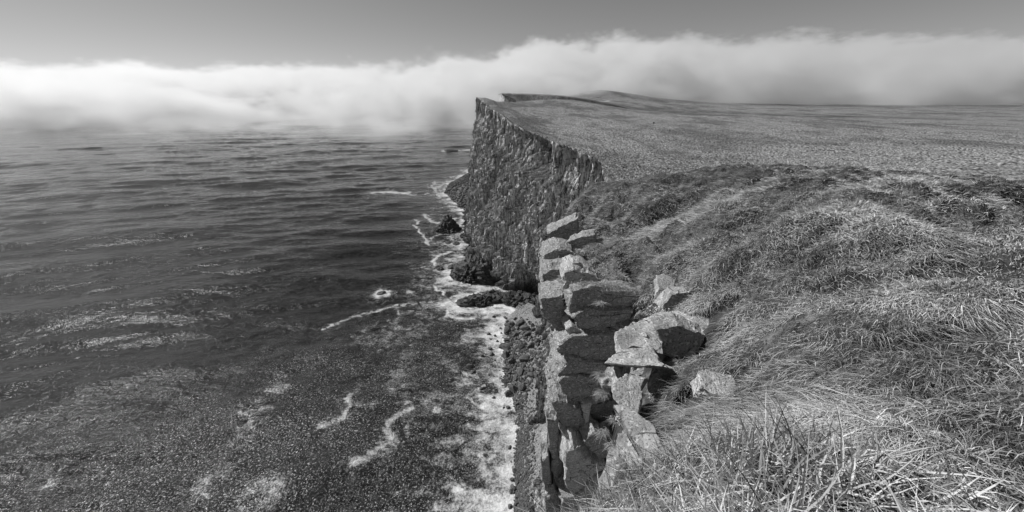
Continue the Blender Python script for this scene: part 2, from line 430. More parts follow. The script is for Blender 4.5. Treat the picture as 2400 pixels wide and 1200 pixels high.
    Z = Z + 0.15 * surf * wob
    chop = sstep(240, 105, R)  # near water weight: fine chop bump and the painted sparkle flecks
    v = np.stack([X, Y, Z], -1).reshape(-1, 3)
    q = grid_quads(len(r), len(az))[:, ::-1]
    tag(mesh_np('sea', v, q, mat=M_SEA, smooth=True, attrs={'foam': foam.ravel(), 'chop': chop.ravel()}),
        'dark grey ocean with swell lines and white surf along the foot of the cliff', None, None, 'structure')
build_sea()

# ------------------------------------------------------------------ cliff wall
def build_cliff():
    y = np.concatenate([np.geomspace(24, 60, 90)[:-1], np.geomspace(60, 430, 560)[:-1], np.linspace(430, 810, 130), np.geomspace(830, 3000, 14)])
    t = np.linspace(0, 1, 285)
    Yg, Tg = np.meshgrid(y, t, indexing='ij')
    xe = edge_x(Yg) + edge_wob(Yg); ze = edge_z(Yg)
    xb = foot_x(Yg) + np.interp(Yg, [40, 90], [0.2, 2.0]) * fbm(Yg / 12, Yg * 0 + 9, oct=3, seed=14)
    prof = (1 - Tg) ** 1.12
    nst = 9.0
    gq = prof * nst + 0.7 * fbm(Yg / 24, Tg * 3, oct=3, seed=16) + 0.25 * vnoise(Yg / 5, Tg * 4, seed=17); gq = np.clip(gq, 0, nst)
    stp = (np.floor(gq) + sstep(0.74, 1.0, gq - np.floor(gq))) / nst
    prof = prof + (stp - prof) * 0.85 * sstep(0, 0.08, Tg) * sstep(1, 0.94, Tg)
    X = xe + (xb - xe) * prof
    Z = -2 + (ze + 2) * Tg
    Yw = Yg + 0
    sc = np.interp(Yg, [6, 30, 60], [0.12, 0.35, 1.0])                # nearer wall: smaller relief
    ww = 0.8 * fbm(Yg / 16, Z / 60, oct=3, seed=50)
    def blocks(w, h, seed):
        k = Yg / w + ww * 1.2 + 0.35 * vnoise(Yg / w * 0.7, Z / h * 0.8, seed=seed + 3)
        lay = np.floor(Z / h + 0.9 * vnoise(Yg / (w * 5), Yg * 0, seed=seed + 1) + _h(np.floor(k), np.floor(k) * 0, np.floor(k) * 0, seed + 2))
        f = k - np.floor(k)
        return _h(np.floor(k), lay, lay * 0, seed) + 0.35 * (1 - (2 * f - 1) ** 2) - 0.55 * sstep(0.72, 0.98, np.abs(2 * f - 1))
    upper = sstep(0.74, 0.84, Tg + 0.06 * vnoise(Yg / 20, Z * 0, seed=60))
    d = 3.2 * blocks(10.0, 55, 70) + 2.4 * blocks(4.2, 17, 71) + 1.9 * blocks(2.2, 7, 72) * (1 - 0.3 * upper) + 1.2 * blocks(1.0, 2.4, 78) * (1 - 0.6 * upper) - 5.0
    d += 2.6 * fbm(Yg / 20, Z / 60, oct=3, seed=73) + 1.5 * fbm(Yg / 4.5, Z / 9, oct=4, seed=74)
    d -= 5.0 * sstep(0.2, 0.55, vnoise(Yg / 11, Z / 70, seed=75)) * (1 - sstep(0.95, 1.0, Tg))      # gullies
    d -= 2.8 * sstep(0.15, 0.5, vnoise(Yg / 4.2, Z / 30, seed=84)) * (1 - sstep(0.93, 1.0, Tg))
    d -= 2.0 * upper
    # big smooth hollow under the rim and the sea cave in the foot
    d -= 7.0 * np.exp(-((Yg - 172) / 13) ** 2) * sstep(62, 70, Z) * (1 - sstep(0.97, 1.0, Tg))
    cave = sstep(1.0, 0.75, np.sqrt(((Yg - 151) / 15) ** 2 + (np.clip(Z, 0, None) / 24) ** 2)); d -= 15 * cave
    d *= sc
    d += (1 - sstep(30, 70, Yg)) * (0.7 * fbm(Yg / 1.6, Z / 3.0, oct=4, seed=79) + 0.35 * blocks(0.8, 2.0, 80))
    d *= 1 - 0.75 * sstep(0.965, 1.0, Tg)
    d *= np.interp(Tg, [0, 0.03], [0.6, 1])
    nx = -0.97; ny = -0.22
    X = X + nx * d; Yw = Yw + ny * d
    Z = Z + sc * 0.7 * vnoise(Yg / 3, Z / 2, seed=77) * (1 - sstep(0.95, 1, Tg)) * np.interp(Tg, [0, 0.03], [0, 1])
    v = np.stack([X, Yw, Z], -1)
    tag(mesh_np('cliff', v.reshape(-1, 3), grid_quads(len(y), len(t))[:, ::-1], mat=M_CLIFF, smooth=False),
        'tall dark sea cliff of broken rock pillars and ledges', None, None, 'structure')
    return y, v[:, -1]
cliff_y, rim = build_cliff()

# ------------------------------------------------------------------ moorland plateau
def build_plateau():
    offs = np.concatenate([[0.0, 0.4, 0.9], np.geomspace(1.6, 4000, 210)])
    ry = rim[:, 1]; keep = ry > 32
    y0, x0, z0 = ry[keep], rim[keep, 0], rim[keep, 2]
    fine = np.linspace(0, len(y0) - 1, 620)
    y0, x0, z0 = [np.interp(fine, np.arange(len(y0)), a) for a in (y0, x0, z0)]
    ext = np.array([3400, 4500, 6000.]); y0 = np.concatenate([y0, ext]); x0 = np.concatenate([x0, [-180, -250, -300]]); z0 = np.concatenate([z0, [95, 90, 80]])
    pre = np.array([-400, -150, -60, -20, 0, 12, 22.]); y0 = np.concatenate([pre, y0]); x0 = np.concatenate([pre * 0 + 26, x0]); z0 = np.concatenate([pre * 0 + 90, z0])
    O, Yg = np.meshgrid(offs, y0, indexing='xy')
    X = x0[:, None] + O
    T = top_z(X, Yg)
    k = sstep(0, 26, O) * (Yg > 30) + (Yg <= 30)
    second = sstep(795, 802, Yg) * sstep(350, 0, X) * (1 - sstep(1500, 2500, Yg))
    T = np.maximum(T, T * (1 - second) + second * (z0[:, None] - 0.02 * O))
    Z = z0[:, None] * (1 - k) + T * k
    Rr = np.sqrt(X * X + Yg * Yg)
    # far hill with a cairn-like knob
    hx, hy = 390.0, 1560.0
    Z = Z + 36 * np.exp(-(((X - hx) / 130) ** 2 + ((Yg - hy) / 170) ** 2)) + 11 * np.exp(-(((X - hx - 190) / 170) ** 2 + ((Yg - hy) / 170) ** 2)) + 5 * np.exp(-(((X - hx + 10) / 28) ** 2 + ((Yg - hy) / 40) ** 2))
    rough = sstep(0.0, 3.0, O)
    Z = Z + rough * (0.22 * fbm(X / 1.4, Yg / 1.4, oct=3, seed=90) * sstep(300, 60, Rr) + 0.9 * fbm(X / 9, Yg / 9, oct=4, seed=91) + 1.6 * fbm(X / 60, Yg / 60, oct=3, seed=92) * sstep(50, 150, Rr))
    Z = np.where(Rr < 46, Z - 0.5, Z)
    # small eroded step running just inside the rim
    Z = Z - 1.4 * sstep(13, 10, O) * sstep(140, 200, Yg) * (1 - sstep(330, 400, Yg)) * sstep(0, 3, O)
    def spot(cx, cy, sx, sy, rot=0):
        a = math.radians(rot); dx, dy = X - cx, Yg - cy
        u = dx * math.cos(a) + dy * math.sin(a); w = -dx * math.sin(a) + dy * math.cos(a)
        return np.exp(-((u / sx) ** 2 + (w / sy) ** 2))
    nz = fbm(X / 40, Yg / 40, oct=4, seed=95)
    heath = np.clip(1.3 * spot(300, 800, 200, 90, -8) + 0.9 * spot(160, 640, 110, 36, -40) + 0.8 * spot(560, 640, 160, 60) + spot(240, 430, 16, 130, 32) * 0.8 + 0.7 * spot(420, 1500, 400, 120) + 0.9 * spot(1000, 1500, 600, 200), 0, 1.2)
    heath = np.clip(heath * (0.85 + 0.6 * nz), 0, 1)
    heath = np.maximum(heath, 0.9 * np.exp(-((O - 11 - 2 * nz) / 1.3) ** 2) * sstep(140, 190, Yg) * (1 - sstep(360, 420, Yg)))
    v = np.stack([X, Yg, Z], -1)
    tag(mesh_np('plateau', v.reshape(-1, 3), grid_quads(len(y0), len(offs)), mat=M_PLAT, smooth=True, attrs={'heath': heath.ravel()}),
        'pale tussocky moorland plateau running to the fog behind the cliff rim', None, None, 'structure')
    return X, Yg, Z
PX, PY, PZ = build_plateau()

# right hand rocks: the outline is the lit upper face, the vector goes down into the bank
RIGHT = [
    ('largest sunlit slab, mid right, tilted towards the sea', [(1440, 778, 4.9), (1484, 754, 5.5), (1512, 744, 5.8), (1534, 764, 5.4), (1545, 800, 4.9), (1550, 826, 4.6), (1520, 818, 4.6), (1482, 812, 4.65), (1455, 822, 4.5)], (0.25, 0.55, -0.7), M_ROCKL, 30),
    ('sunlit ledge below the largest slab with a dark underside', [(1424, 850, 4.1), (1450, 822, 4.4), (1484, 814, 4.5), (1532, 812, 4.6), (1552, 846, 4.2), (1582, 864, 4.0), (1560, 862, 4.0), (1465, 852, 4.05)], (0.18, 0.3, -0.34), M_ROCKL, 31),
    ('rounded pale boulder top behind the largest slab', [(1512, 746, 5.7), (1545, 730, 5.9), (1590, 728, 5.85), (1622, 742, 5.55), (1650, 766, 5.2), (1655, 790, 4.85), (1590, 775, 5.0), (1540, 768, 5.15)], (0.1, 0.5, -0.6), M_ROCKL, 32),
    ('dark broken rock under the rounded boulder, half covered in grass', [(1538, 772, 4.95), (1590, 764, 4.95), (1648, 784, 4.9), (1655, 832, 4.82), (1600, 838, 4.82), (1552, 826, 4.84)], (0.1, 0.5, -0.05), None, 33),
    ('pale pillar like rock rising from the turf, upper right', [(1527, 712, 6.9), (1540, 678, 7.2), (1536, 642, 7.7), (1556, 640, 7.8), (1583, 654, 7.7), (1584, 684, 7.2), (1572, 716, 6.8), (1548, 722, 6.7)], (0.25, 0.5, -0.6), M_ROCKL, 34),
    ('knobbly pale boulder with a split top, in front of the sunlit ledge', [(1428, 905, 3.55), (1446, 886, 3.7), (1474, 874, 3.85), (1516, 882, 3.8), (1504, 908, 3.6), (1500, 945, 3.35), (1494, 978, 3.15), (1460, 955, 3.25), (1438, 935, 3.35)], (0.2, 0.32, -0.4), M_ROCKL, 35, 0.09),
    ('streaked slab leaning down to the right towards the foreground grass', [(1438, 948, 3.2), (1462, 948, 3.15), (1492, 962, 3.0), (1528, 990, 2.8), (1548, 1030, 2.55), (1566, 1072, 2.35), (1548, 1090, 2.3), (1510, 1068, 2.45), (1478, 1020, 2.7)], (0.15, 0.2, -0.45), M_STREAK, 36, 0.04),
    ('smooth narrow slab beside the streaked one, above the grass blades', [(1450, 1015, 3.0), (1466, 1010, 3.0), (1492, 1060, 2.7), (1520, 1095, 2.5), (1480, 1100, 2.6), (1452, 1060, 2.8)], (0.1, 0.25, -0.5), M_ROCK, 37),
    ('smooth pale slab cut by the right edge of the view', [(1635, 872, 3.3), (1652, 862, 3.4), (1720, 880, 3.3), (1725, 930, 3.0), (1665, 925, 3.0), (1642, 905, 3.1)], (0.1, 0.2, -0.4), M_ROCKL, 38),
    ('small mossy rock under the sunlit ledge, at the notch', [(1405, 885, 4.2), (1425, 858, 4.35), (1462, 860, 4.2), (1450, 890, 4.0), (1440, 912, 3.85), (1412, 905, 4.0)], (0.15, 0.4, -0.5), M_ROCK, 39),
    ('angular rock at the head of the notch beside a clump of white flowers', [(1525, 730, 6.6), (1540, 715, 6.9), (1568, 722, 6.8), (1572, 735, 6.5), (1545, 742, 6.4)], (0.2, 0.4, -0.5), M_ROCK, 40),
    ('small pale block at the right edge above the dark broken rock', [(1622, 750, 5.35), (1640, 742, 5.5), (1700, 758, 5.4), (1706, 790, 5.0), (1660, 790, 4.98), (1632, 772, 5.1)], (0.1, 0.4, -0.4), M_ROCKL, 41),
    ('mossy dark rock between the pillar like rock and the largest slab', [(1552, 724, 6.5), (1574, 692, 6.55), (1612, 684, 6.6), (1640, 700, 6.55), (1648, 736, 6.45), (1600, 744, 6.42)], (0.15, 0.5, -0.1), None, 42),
]
RXY = [np.array([at(*q)[:2] for q in a_[1]]) for a_ in RIGHT]
def in_poly(x, y, P):
    c = np.zeros(x.shape, bool); j = len(P) - 1
    for i in range(len(P)):
        (xi, yi), (xj, yj) = P[i], P[j]
        c ^= ((yi > y) != (yj > y)) & (x < (xj - xi) * (y - yi) / (yj - yi + 1e-12) + xi); j = i
    return c
def rock_field(x, y, pad=0.06):        # 1 where a right hand rock stands
    f = np.zeros(x.shape)
    for P in RXY:
        m = (x > P[:, 0].min() - .4) & (x < P[:, 0].max() + .4) & (y > P[:, 1].min() - .4) & (y < P[:, 1].max() + .4)
        if not m.any(): continue
        d = poly_dist(x[m], y[m], [tuple(p) for p in np.vstack([P, P[:1]])])
        f[m] = np.maximum(f[m], np.where(in_poly(x[m], y[m], P), 1, sstep(pad * 2.5, pad, d)))
    return f
# ------------------------------------------------------------------ near ground: turf round the notch
BOUND = np.array([(-0.7, -6), (-0.35, -1), (-0.3, 0.7), (0.0, 1.5), (0.65, 2.1), (1.25, 2.5), (1.8, 3.4), (2.3, 4.6), (3.0, 6.1), (4.0, 7.7), (4.4, 8.2), (3.2, 8.85), (2.3, 9.0), (1.75, 9.2), (1.6, 9.8),
                  (1.75, 11), (2.0, 13), (2.5, 16.5), (4.2, 21.5), (7.2, 28), (11, 40), (18.4, 65)], float)
POLY = np.concatenate([BOUND, [(300, 65), (300, -6)]])
def inside(x, y):
    c = np.zeros(x.shape, bool); n = len(POLY); j = n - 1
    for i in range(n):
        xi, yi = POLY[i]; xj, yj = POLY[j]
        k = ((yi > y) != (yj > y)) & (x < (xj - xi) * (y - yi) / (yj - yi + 1e-12) + xi)
        c ^= k; j = i
    return c
def sdist(x, y):                       # > 0 off the edge, < 0 on land
    d = poly_dist(x, y, [tuple(b) for b in BOUND]); return np.where(inside(x, y), -d, d)

HOLLOW = [(3.95, 9.7, 0.24, 0.7), (4.55, 6.3, 0.35, 0.3), (3.3, 17.0, 0.8, 0.7), (6.3, 13.0, 0.5, 0.9), (8.5, 16.0, 0.9, 0.8), (2.75, 3.25, 0.22, 0.3), (3.3, 4.5, 0.25, 0.3)]
def hollow(x, y):
    f = np.zeros(x.shape)
    for a, b, c, d in HOLLOW: f = np.maximum(f, np.exp(-(((x - a) / c) ** 2 + ((y - b) / d) ** 2)))
    return f
def near_z(x, y, detail=True):
    s = sdist(x, y) + 0.14 * vnoise(x * 1.7, y * 1.7, seed=101) * (np.sqrt(x * x + y * y) > 2)
    T = top_z(x, y)
    R = np.sqrt(x * x + y * y)
    if detail:
        T = T + sstep(1.5, 6, R) * (0.42 * fbm(x / 1.5, y / 1.5, oct=3, seed=102) + 0.10 * vnoise(x / 0.45, y / 0.45, seed=103)) + 0.05 * vnoise(x / 0.2, y / 0.2, seed=104)
        # tufted swells and shadowed hollows of the bank
        bl = np.abs(vnoise((x + 0.5 * y) / 1.2, (y - 0.3 * x) / 1.6, seed=105)); bl2 = np.abs(vnoise(x / 0.5, y / 0.5, seed=107))
        T = T + sstep(5.5, 9, R) * sstep(26, 12, R) * (0.85 * (np.sqrt(bl) - .6) + 0.28 * (np.sqrt(bl2) - .6))
        T = T + sstep(2.2, 3, R) * sstep(8, 6, R) * 0.28 * (np.abs(vnoise(x / 0.7, y / 0.7, seed=106)) - .3)
        T = T - 1.0 * np.minimum(np.maximum(R - 1, 0) * .2, 1.35) * hollow(x, y)
    round_ = -0.55 * sstep(-0.9, 0.0, s) ** 2
    if detail: T = T - 0.30 * rock_field(x, y, 0.08)
    drop = np.interp(s, [0, 0.12, 0.2, 0.5, 1, 6], [0, 0.3, 0.8, 12, 60, 80])
    return T + round_ - drop, s

def build_near():
    az = np.concatenate([np.linspace(-60, 0, 40)[:-1], np.linspace(0, 62, 330)[:-1], np.linspace(62, 175, 60)]) * math.pi / 180
    r = np.concatenate([np.geomspace(0.35, 50, 350)])
    R, Az = np.meshgrid(r, az, indexing='ij'); X = R * np.sin(Az); Y = R * np.cos(Az)
    Z, s = near_z(X, Y)
    Z = Z + sstep(0.05, 0.5, s) * 0.25 * fbm(X * 2, Y * 2, Z * 1.2, oct=3, seed=110)
    q = grid_quads(len(r), len(az))[:, ::-1]
    S = s.ravel()
    q = q[(S[q].max(1) < 0.21)]
    wall = sstep(0.1, 0.3, s)
    o = mesh_np('turf_bank', np.stack([X, Y, Z], -1).reshape(-1, 3), q, mat=M_TURF, smooth=True)
    o.data.materials.append(M_ROCK)
    Sq = S[np.array([p.vertices[0] for p in o.data.polygons])] if False else None
    fi = np.zeros(len(o.data.polygons), np.int32); fi[:] = (S[q].mean(1) > 0.22)[:len(fi)]
    o.data.polygons.foreach_set('material_index', fi)
    tag(o, 'steep grassy bank and rock notch at the near cliff edge', None, None, 'structure')
build_near()

def build_near_wall():
    P = BOUND[2:20]; L = np.concatenate([[0], np.cumsum(np.hypot(*np.diff(P, axis=0).T))])
    Ls = np.concatenate([np.linspace(0, L[14], 300), L[14] + np.geomspace(0.06, L[-1] - L[14], 60)]); x = np.interp(Ls, L, P[:, 0]); y = np.interp(Ls, L, P[:, 1])
    k = 5; ker = np.ones(k) / k
    xs, ys = np.convolve(np.pad(x, 2, 'edge'), ker, 'valid'), np.convolve(np.pad(y, 2, 'edge'), ker, 'valid')
    dx, dy = np.gradient(xs), np.gradient(ys); l = np.hypot(dx, dy); nx, ny = -dy / l, dx / l
    dep = np.concatenate([np.linspace(-0.1, 12, 190), np.geomspace(12.1, 70, 50)])
    top = near_z(xs + 0 * ys, ys, False)[0]
    A_, Dp = np.meshgrid(Ls, dep, indexing='ij')
    Z = np.minimum(top, 97)[:, None] - 0.45 - Dp
    w = 0.25 * vnoise(A_ / 1.1, Z / 2.0, seed=150)
    def blk(a, h, sd):
        zz = Z / h + 0.5 * vnoise(A_ / (a * 2), Z * 0, seed=sd + 1); lay = np.floor(zz); col = np.floor(A_ / a + w + 0.5 * _h(lay, lay * 0, lay * 0, sd + 2))
        f = np.abs(2 * (zz - lay) - 1); return _h(col, lay, lay * 0, sd) - 0.35 * sstep(0.75, 1, f)
    d = 0.34 * blk(1.3, 0.75, 151) + 0.16 * blk(0.5, 0.3, 152) + 0.22 * fbm(A_ / 0.8, Z / 0.8, oct=4, seed=153) - 0.12
    d = d + sstep(8, 40, Dp) * 1.2 * fbm(A_ / 3, Z / 6, oct=4, seed=154) - 0.015 * Dp
    d[:, 0] -= 0.2
    V = np.stack([xs[:, None] + nx[:, None] * d, ys[:, None] + ny[:, None] * d, Z], -1)
    tag(mesh_np('cliff_face', V.reshape(-1, 3), grid_quads(len(Ls), len(dep)), mat=M_ROCKW, smooth=False), 'jointed rock wall dropping from the turf round the notch', None, None, 'structure')
build_near_wall()

# ------------------------------------------------------------------ beach
WB = np.array(WL[:9]); WB = WB[np.argsort(WB[:, 1])]
def wash_x(y): return np.interp(y, WB[:, 1], WB[:, 0]) - 0.3 + 1.3 * fbm(y / 4.0, y * 0 + 5, oct=4, seed=122)
def beach_z(x, y):
    xw = wash_x(y); k = (x - xw) / (foot_x(y) - xw)
    z = np.where(k > 0, 4.2 * np.abs(k) ** 1.2, 3.0 * k) + 0.1
    return z + (0.3 + 0.3 * sstep(0.4, 0.0, np.abs(k))) * fbm(x / 2.5, y / 2.5, oct=4, seed=120), k
def build_beach():
    y = np.linspace(20, 145, 240); k = np.linspace(-0.9, 1.25, 90)
    Yg, K = np.meshgrid(y, k, indexing='ij')
    xw = wash_x(Yg); X = xw + (foot_x(Yg) - xw) * K
    Z = beach_z(X, Yg)[0] + 0.12 * vnoise(X / 0.5, Yg / 0.5, seed=121)
    tag(mesh_np('beach', np.stack([X, Yg, Z], -1).reshape(-1, 3), grid_quads(len(y), len(k))[:, ::-1], mat=mat_simple('beach_gravel', 0.09, 0.36, 1.6, 0.95, 0.2), smooth=True),
        'narrow grey shingle beach under the cliff', None, None, 'structure')
build_beach()

# ------------------------------------------------------------------ boulders
def ico(sub):
    import bmesh
    bm = bmesh.new(); bmesh.ops.create_icosphere(bm, subdivisions=sub, radius=1)
    v = np.array([q.co[:] for q in bm.verts]); f = np.array([[w.index for w in p.verts] for p in bm.faces]); bm.free()
    return v, f
IV1, IF1 = ico(1); IV2, IF2 = ico(2); IV3, IF3 = ico(3); IV4, IF4 = ico(5)

def boulder_verts(V, seed, flat=0.75, cuts=9, rough=0.10):
    r = np.random.default_rng(seed); v = V.copy()
    for _ in range(cuts):              # chop flat facets
        n = r.normal(size=3); n /= np.linalg.norm(n); d = r.uniform(0.45, 0.85)
        h = v @ n; v = v - np.outer(np.clip(h - d, 0, None), n)
    v = v * np.array([r.uniform(0.8, 1.2), r.uniform(0.8, 1.2), flat * r.uniform(0.8, 1.2)])
    nn = v / (np.linalg.norm(v, axis=1, keepdims=True) + 1e-9)
    return v + nn * (rough * fbm(v[:, 0] * 2 + seed, v[:, 1] * 2, v[:, 2] * 2, oct=3, seed=seed))[:, None]

protos = []
for k in range(8):
    me = bpy.data.meshes.new('boulder'); v = boulder_verts(IV2, 300 + k)
    me.from_pydata(v.tolist(), [], IF2.tolist()); me.materials.append(M_BOULDER if k < 5 else M_COBBLE); protos.append(me)

def put_boulder(x, y, z, size, label, group, seed, cat='boulder', kind_=None):
    r = random.Random(seed)
    me = protos[r.randrange(5)] if kind_ is None else protos[5 + r.randrange(3)]
    o = bpy.data.objects.new('boulder', me); COL.objects.link(o)
    o.location = (x, y, z); o.rotation_euler = (r.uniform(-.4, .4), r.uniform(-.4, .4), r.uniform(0, 6.28)); o.scale = (size,) * 3
    return tag(o, label, cat, group)

def px_of(p):
    d = np.asarray(p) - np.array([0, 0, H]); f = d[1] * CP - d[2] * SP; u = d[1] * SP + d[2] * CP
    return 1200 + 800 * d[0] / f, 600 - 800 * u / f

rb = random.Random(11); placed = []
def free(x, y, s):
    for a, b, c in placed:
        if (a - x) ** 2 + (b - y) ** 2 < (0.62 * (s + c)) ** 2: return False
    placed.append((x, y, s)); return True
def heap_label(px, py, s):
    sz = 'very large' if s > 1.6 else 'large' if s > 1.2 else 'middling' if s > 0.85 else 'small'
    row = 'at the far end of the heap' if py < 790 else 'in the far half of the heap' if py < 835 else 'in the near half of the heap' if py < 880 else 'at the near end of the heap'
    col = 'at the surf edge' if px < 1205 else 'on the seaward side' if px < 1232 else 'on the cliff side'
    return f'{sz} dark boulder {col} {row}'
def wash_label(dx, py, s):
    sz = 'fist like little' if s < 0.42 else 'small' if s < 0.58 else 'middling' if s < 0.8 else 'large'
    row = 'just below the boulder heap' if py < 980 else 'halfway down the beach' if py < 1080 else 'near the bottom of the view' if py < 1150 else 'at the very bottom of the view'
    col = 'half in the foam' if dx < 6 else 'on the wash line' if dx < 18 else 'by the cliff wall'
    return f'{sz} dark boulder {col} {row}'
cnt = 0
# the dark heap by the waterline
tries = 0
while cnt < 170 and tries < 9000:
    tries += 1
    px = rb.uniform(1182, 1285); py = rb.uniform(745, 930)
    if py > 900 and px > 1250: continue
    lim = np.interp(py, [745, 790, 900, 930], [1225, 1285, 1270, 1240])
    if px > lim: continue
    p = sea(px, py, 1.0); z, k = [float(q[0]) for q in beach_z(p[:1], p[1:2])]; s = rb.choice([0.55, 0.65, 0.75, 0.9, 1.1, 1.4, 1.8, 2.2]) * (0.8 if px > 1245 else 1)
    if not free(p[0], p[1], s): continue
    put_boulder(p[0], p[1], max(float(z), -0.1) + 0.25 * s, s, heap_label(px, py, s), 'dark boulders heaped on the beach', cnt); cnt += 1
c2 = 0; tries = 0
while c2 < 100 and tries < 4000:
    tries += 1
    py = rb.uniform(905, 1200); a = np.interp(py, [900, 1000, 1100, 1200], [1195, 1222, 1218, 1214]); px = a + rb.gauss(7, 15)
    p = sea(px, py, 0.8); z, k = [float(q[0]) for q in beach_z(p[:1], p[1:2])]; s = rb.uniform(0.3, 0.75) if rb.random() < 0.85 else rb.uniform(0.8, 1.1)
    if k > 1.0 or not free(p[0], p[1], s): continue
    put_boulder(p[0], p[1], max(float(z), -0.1) + 0.2 * s, s, wash_label(px - a, py, s), 'small boulders along the wash line', 500 + c2); c2 += 1
AWASH = [(1157, 742, 1.3), (1184, 745, 1.1), (1145, 783, 1.0), (1160, 786, .9), (1173, 769, .9), (1178, 812, 2.2), (1153, 830, 1.7), (1149, 818, 1.1), (1183, 827, 1.4), (1131, 835, 1.2),
         (1102, 859, 1.9), (1109, 873, 1.2), (1131, 912, 1.6), (1158, 935, 1.5), (1192, 957, 1.5), (1180, 958, 1.0), (1196, 970, 1.1), (1138, 1067, 1.0), (1186, 866, 1.8), (1182, 895, 2.2), (1195, 880, 1.5),
         (1165, 800, .8), (1160, 845, .7), (1150, 795, .6), (1190, 800, .9), (1175, 780, .7), (1026, 969, .8), (1222, 1075, 1.0), (1212, 1133, 0.9), (1220, 1105, .8)]
for i, (px, py, s) in enumerate(AWASH):
    p = sea(px, py)
    lab = 'dark wet boulder awash in the white surf off the beach'
    grp = 'boulders awash in the surf'
    if (px, py) == (1102, 859): lab = 'black boulder standing farthest out in the churned foam'; grp = None
    if (px, py) == (1138, 1067): lab = 'lone small rock with a white ring of foam near the bottom'; grp = None
    if grp: lab = ('big' if s >= 1.5 else 'middling' if s >= 1.0 else 'little') + ' wet boulder ' + ('far out in surf ' if px < 1140 else 'amid the surf ' if px < 1168 else 'near shore in surf ') + ('by the rock tongue' if py < 770 else 'beside the far end of the heap' if py < 822 else 'beside the middle of the heap' if py < 880 else 'beside the near end of the heap' if py < 940 else 'below the heap' if py < 1000 else 'near the bottom of the view')
    put_boulder(p[0], p[1], 0.1 * s, s * 0.85, lab, grp, 900 + i)

def stuff_stones(name, pts, sizes, mat, label, V=IV1, Fc=IF1):
    n = len(pts); base = [boulder_verts(V, 700 + k, 0.8, 6) for k in range(6)]
    vs_, fs_ = [], []
    a = rng.uniform(0, 6.28, n); c, s = np.cos(a), np.sin(a); b = rng.integers(0, 6, n)
    B = np.stack(base)[b]
    x = (B[:, :, 0] * c[:, None] - B[:, :, 1] * s[:, None]) * sizes[:, None] + pts[:, 0:1]
    y = (B[:, :, 0] * s[:, None] + B[:, :, 1] * c[:, None]) * sizes[:, None] + pts[:, 1:2]
    z = B[:, :, 2] * sizes[:, None] + pts[:, 2:3]
    v = np.stack([x, y, z], -1).reshape(-1, 3)
    f = (Fc[None] + (np.arange(n) * len(V))[:, None, None]).reshape(-1, 3)
    return tag(mesh_np(name, v, tris=f, mat=mat), label, None, None, 'stuff')
n = 3000
g_ = np.random.default_rng(44); py_ = g_.uniform(760, 1205, n)
px_ = np.interp(py_, [760, 900, 1000, 1205], [1192, 1184, 1212, 1210]) + (np.abs(g_.normal(0, 1, n)) - 0.35 * g_.random(n) ** 2) * np.interp(py_, [760, 800, 900, 930, 1205], [25, 52, 46, 24, 17])
dd = np.stack([(px_ - 1200) / 800, CP + (600 - py_) / 800 * SP, -SP + (600 - py_) / 800 * CP], -1); ss_ = (1.0 - H) / dd[:, 2]
xx, yy = dd[:, 0] * ss_, dd[:, 1] * ss_; zz, kk = beach_z(xx, yy); ok = kk < 1
stuff_stones('rubble', np.stack([xx, yy, np.maximum(zz, -0.1) + .08], -1)[ok], (g_.uniform(0.2, 0.6, n) * np.where((py_ > 790) & (py_ < 905), 1.35, 1))[ok], M_BOULDER, 'dark rubble packed between the beach boulders')
n = 3000
yy = rng.uniform(45, 148, n); kk = rng.uniform(0.05, 1.0, n) ** 0.8
xw_ = wash_x(yy)
xx = xw_ + (foot_x(yy) - xw_) * kk; zz, _ = beach_z(xx, yy)
stuff_stones('shingle', np.stack([xx, yy, zz], -1), rng.uniform(0.12, 0.42, n) * np.where(kk < .4, 1.2, 1), M_COBBLE, 'loose pale cobbles covering the beach')

# the boulder fan that runs into the sea beyond the point
def fan():
    tipa = np.array([sea(1042, 452), sea(1052, 432), sea(1098, 410), sea(1092, 495), sea(1072, 484)])
    pts = []; r = np.random.default_rng(5)
    apex = np.array([-38., 385., 26.])
    out = []
    for i in range(2600):
        a, b = tipa[r.integers(0, 5)], tipa[r.integers(0, 5)]; w = r.random(); e = a * w + b * (1 - w)
        k = r.random() ** 0.7
        out.append(e * k + apex * (1 - k))
    out = np.array(out); sz = r.uniform(0.5, 1.7, len(out))
    stuff_stones('talus', out, sz, M_BOULDER, 'fan of dark boulders spilling from the cliff into the sea')
    v = np.vstack([tipa, [apex], [(-20, 440, 10), (-20, 330, 10)]]) - np.array([0, 0, 0.6])
    import bmesh
    bm = bmesh.new()
    for q in v: bm.verts.new(q)
    for q in v: bm.verts.new((q[0], q[1], -4))
    bmesh.ops.convex_hull(bm, input=bm.verts); me = bpy.data.meshes.new('scree_slope'); bm.to_mesh(me); bm.free(); me.materials.append(M_BOULDER)
    o = bpy.data.objects.new('scree_slope', me); COL.objects.link(o); tag(o, 'dark scree slope under the boulder fan', None, None, 'structure')
fan()

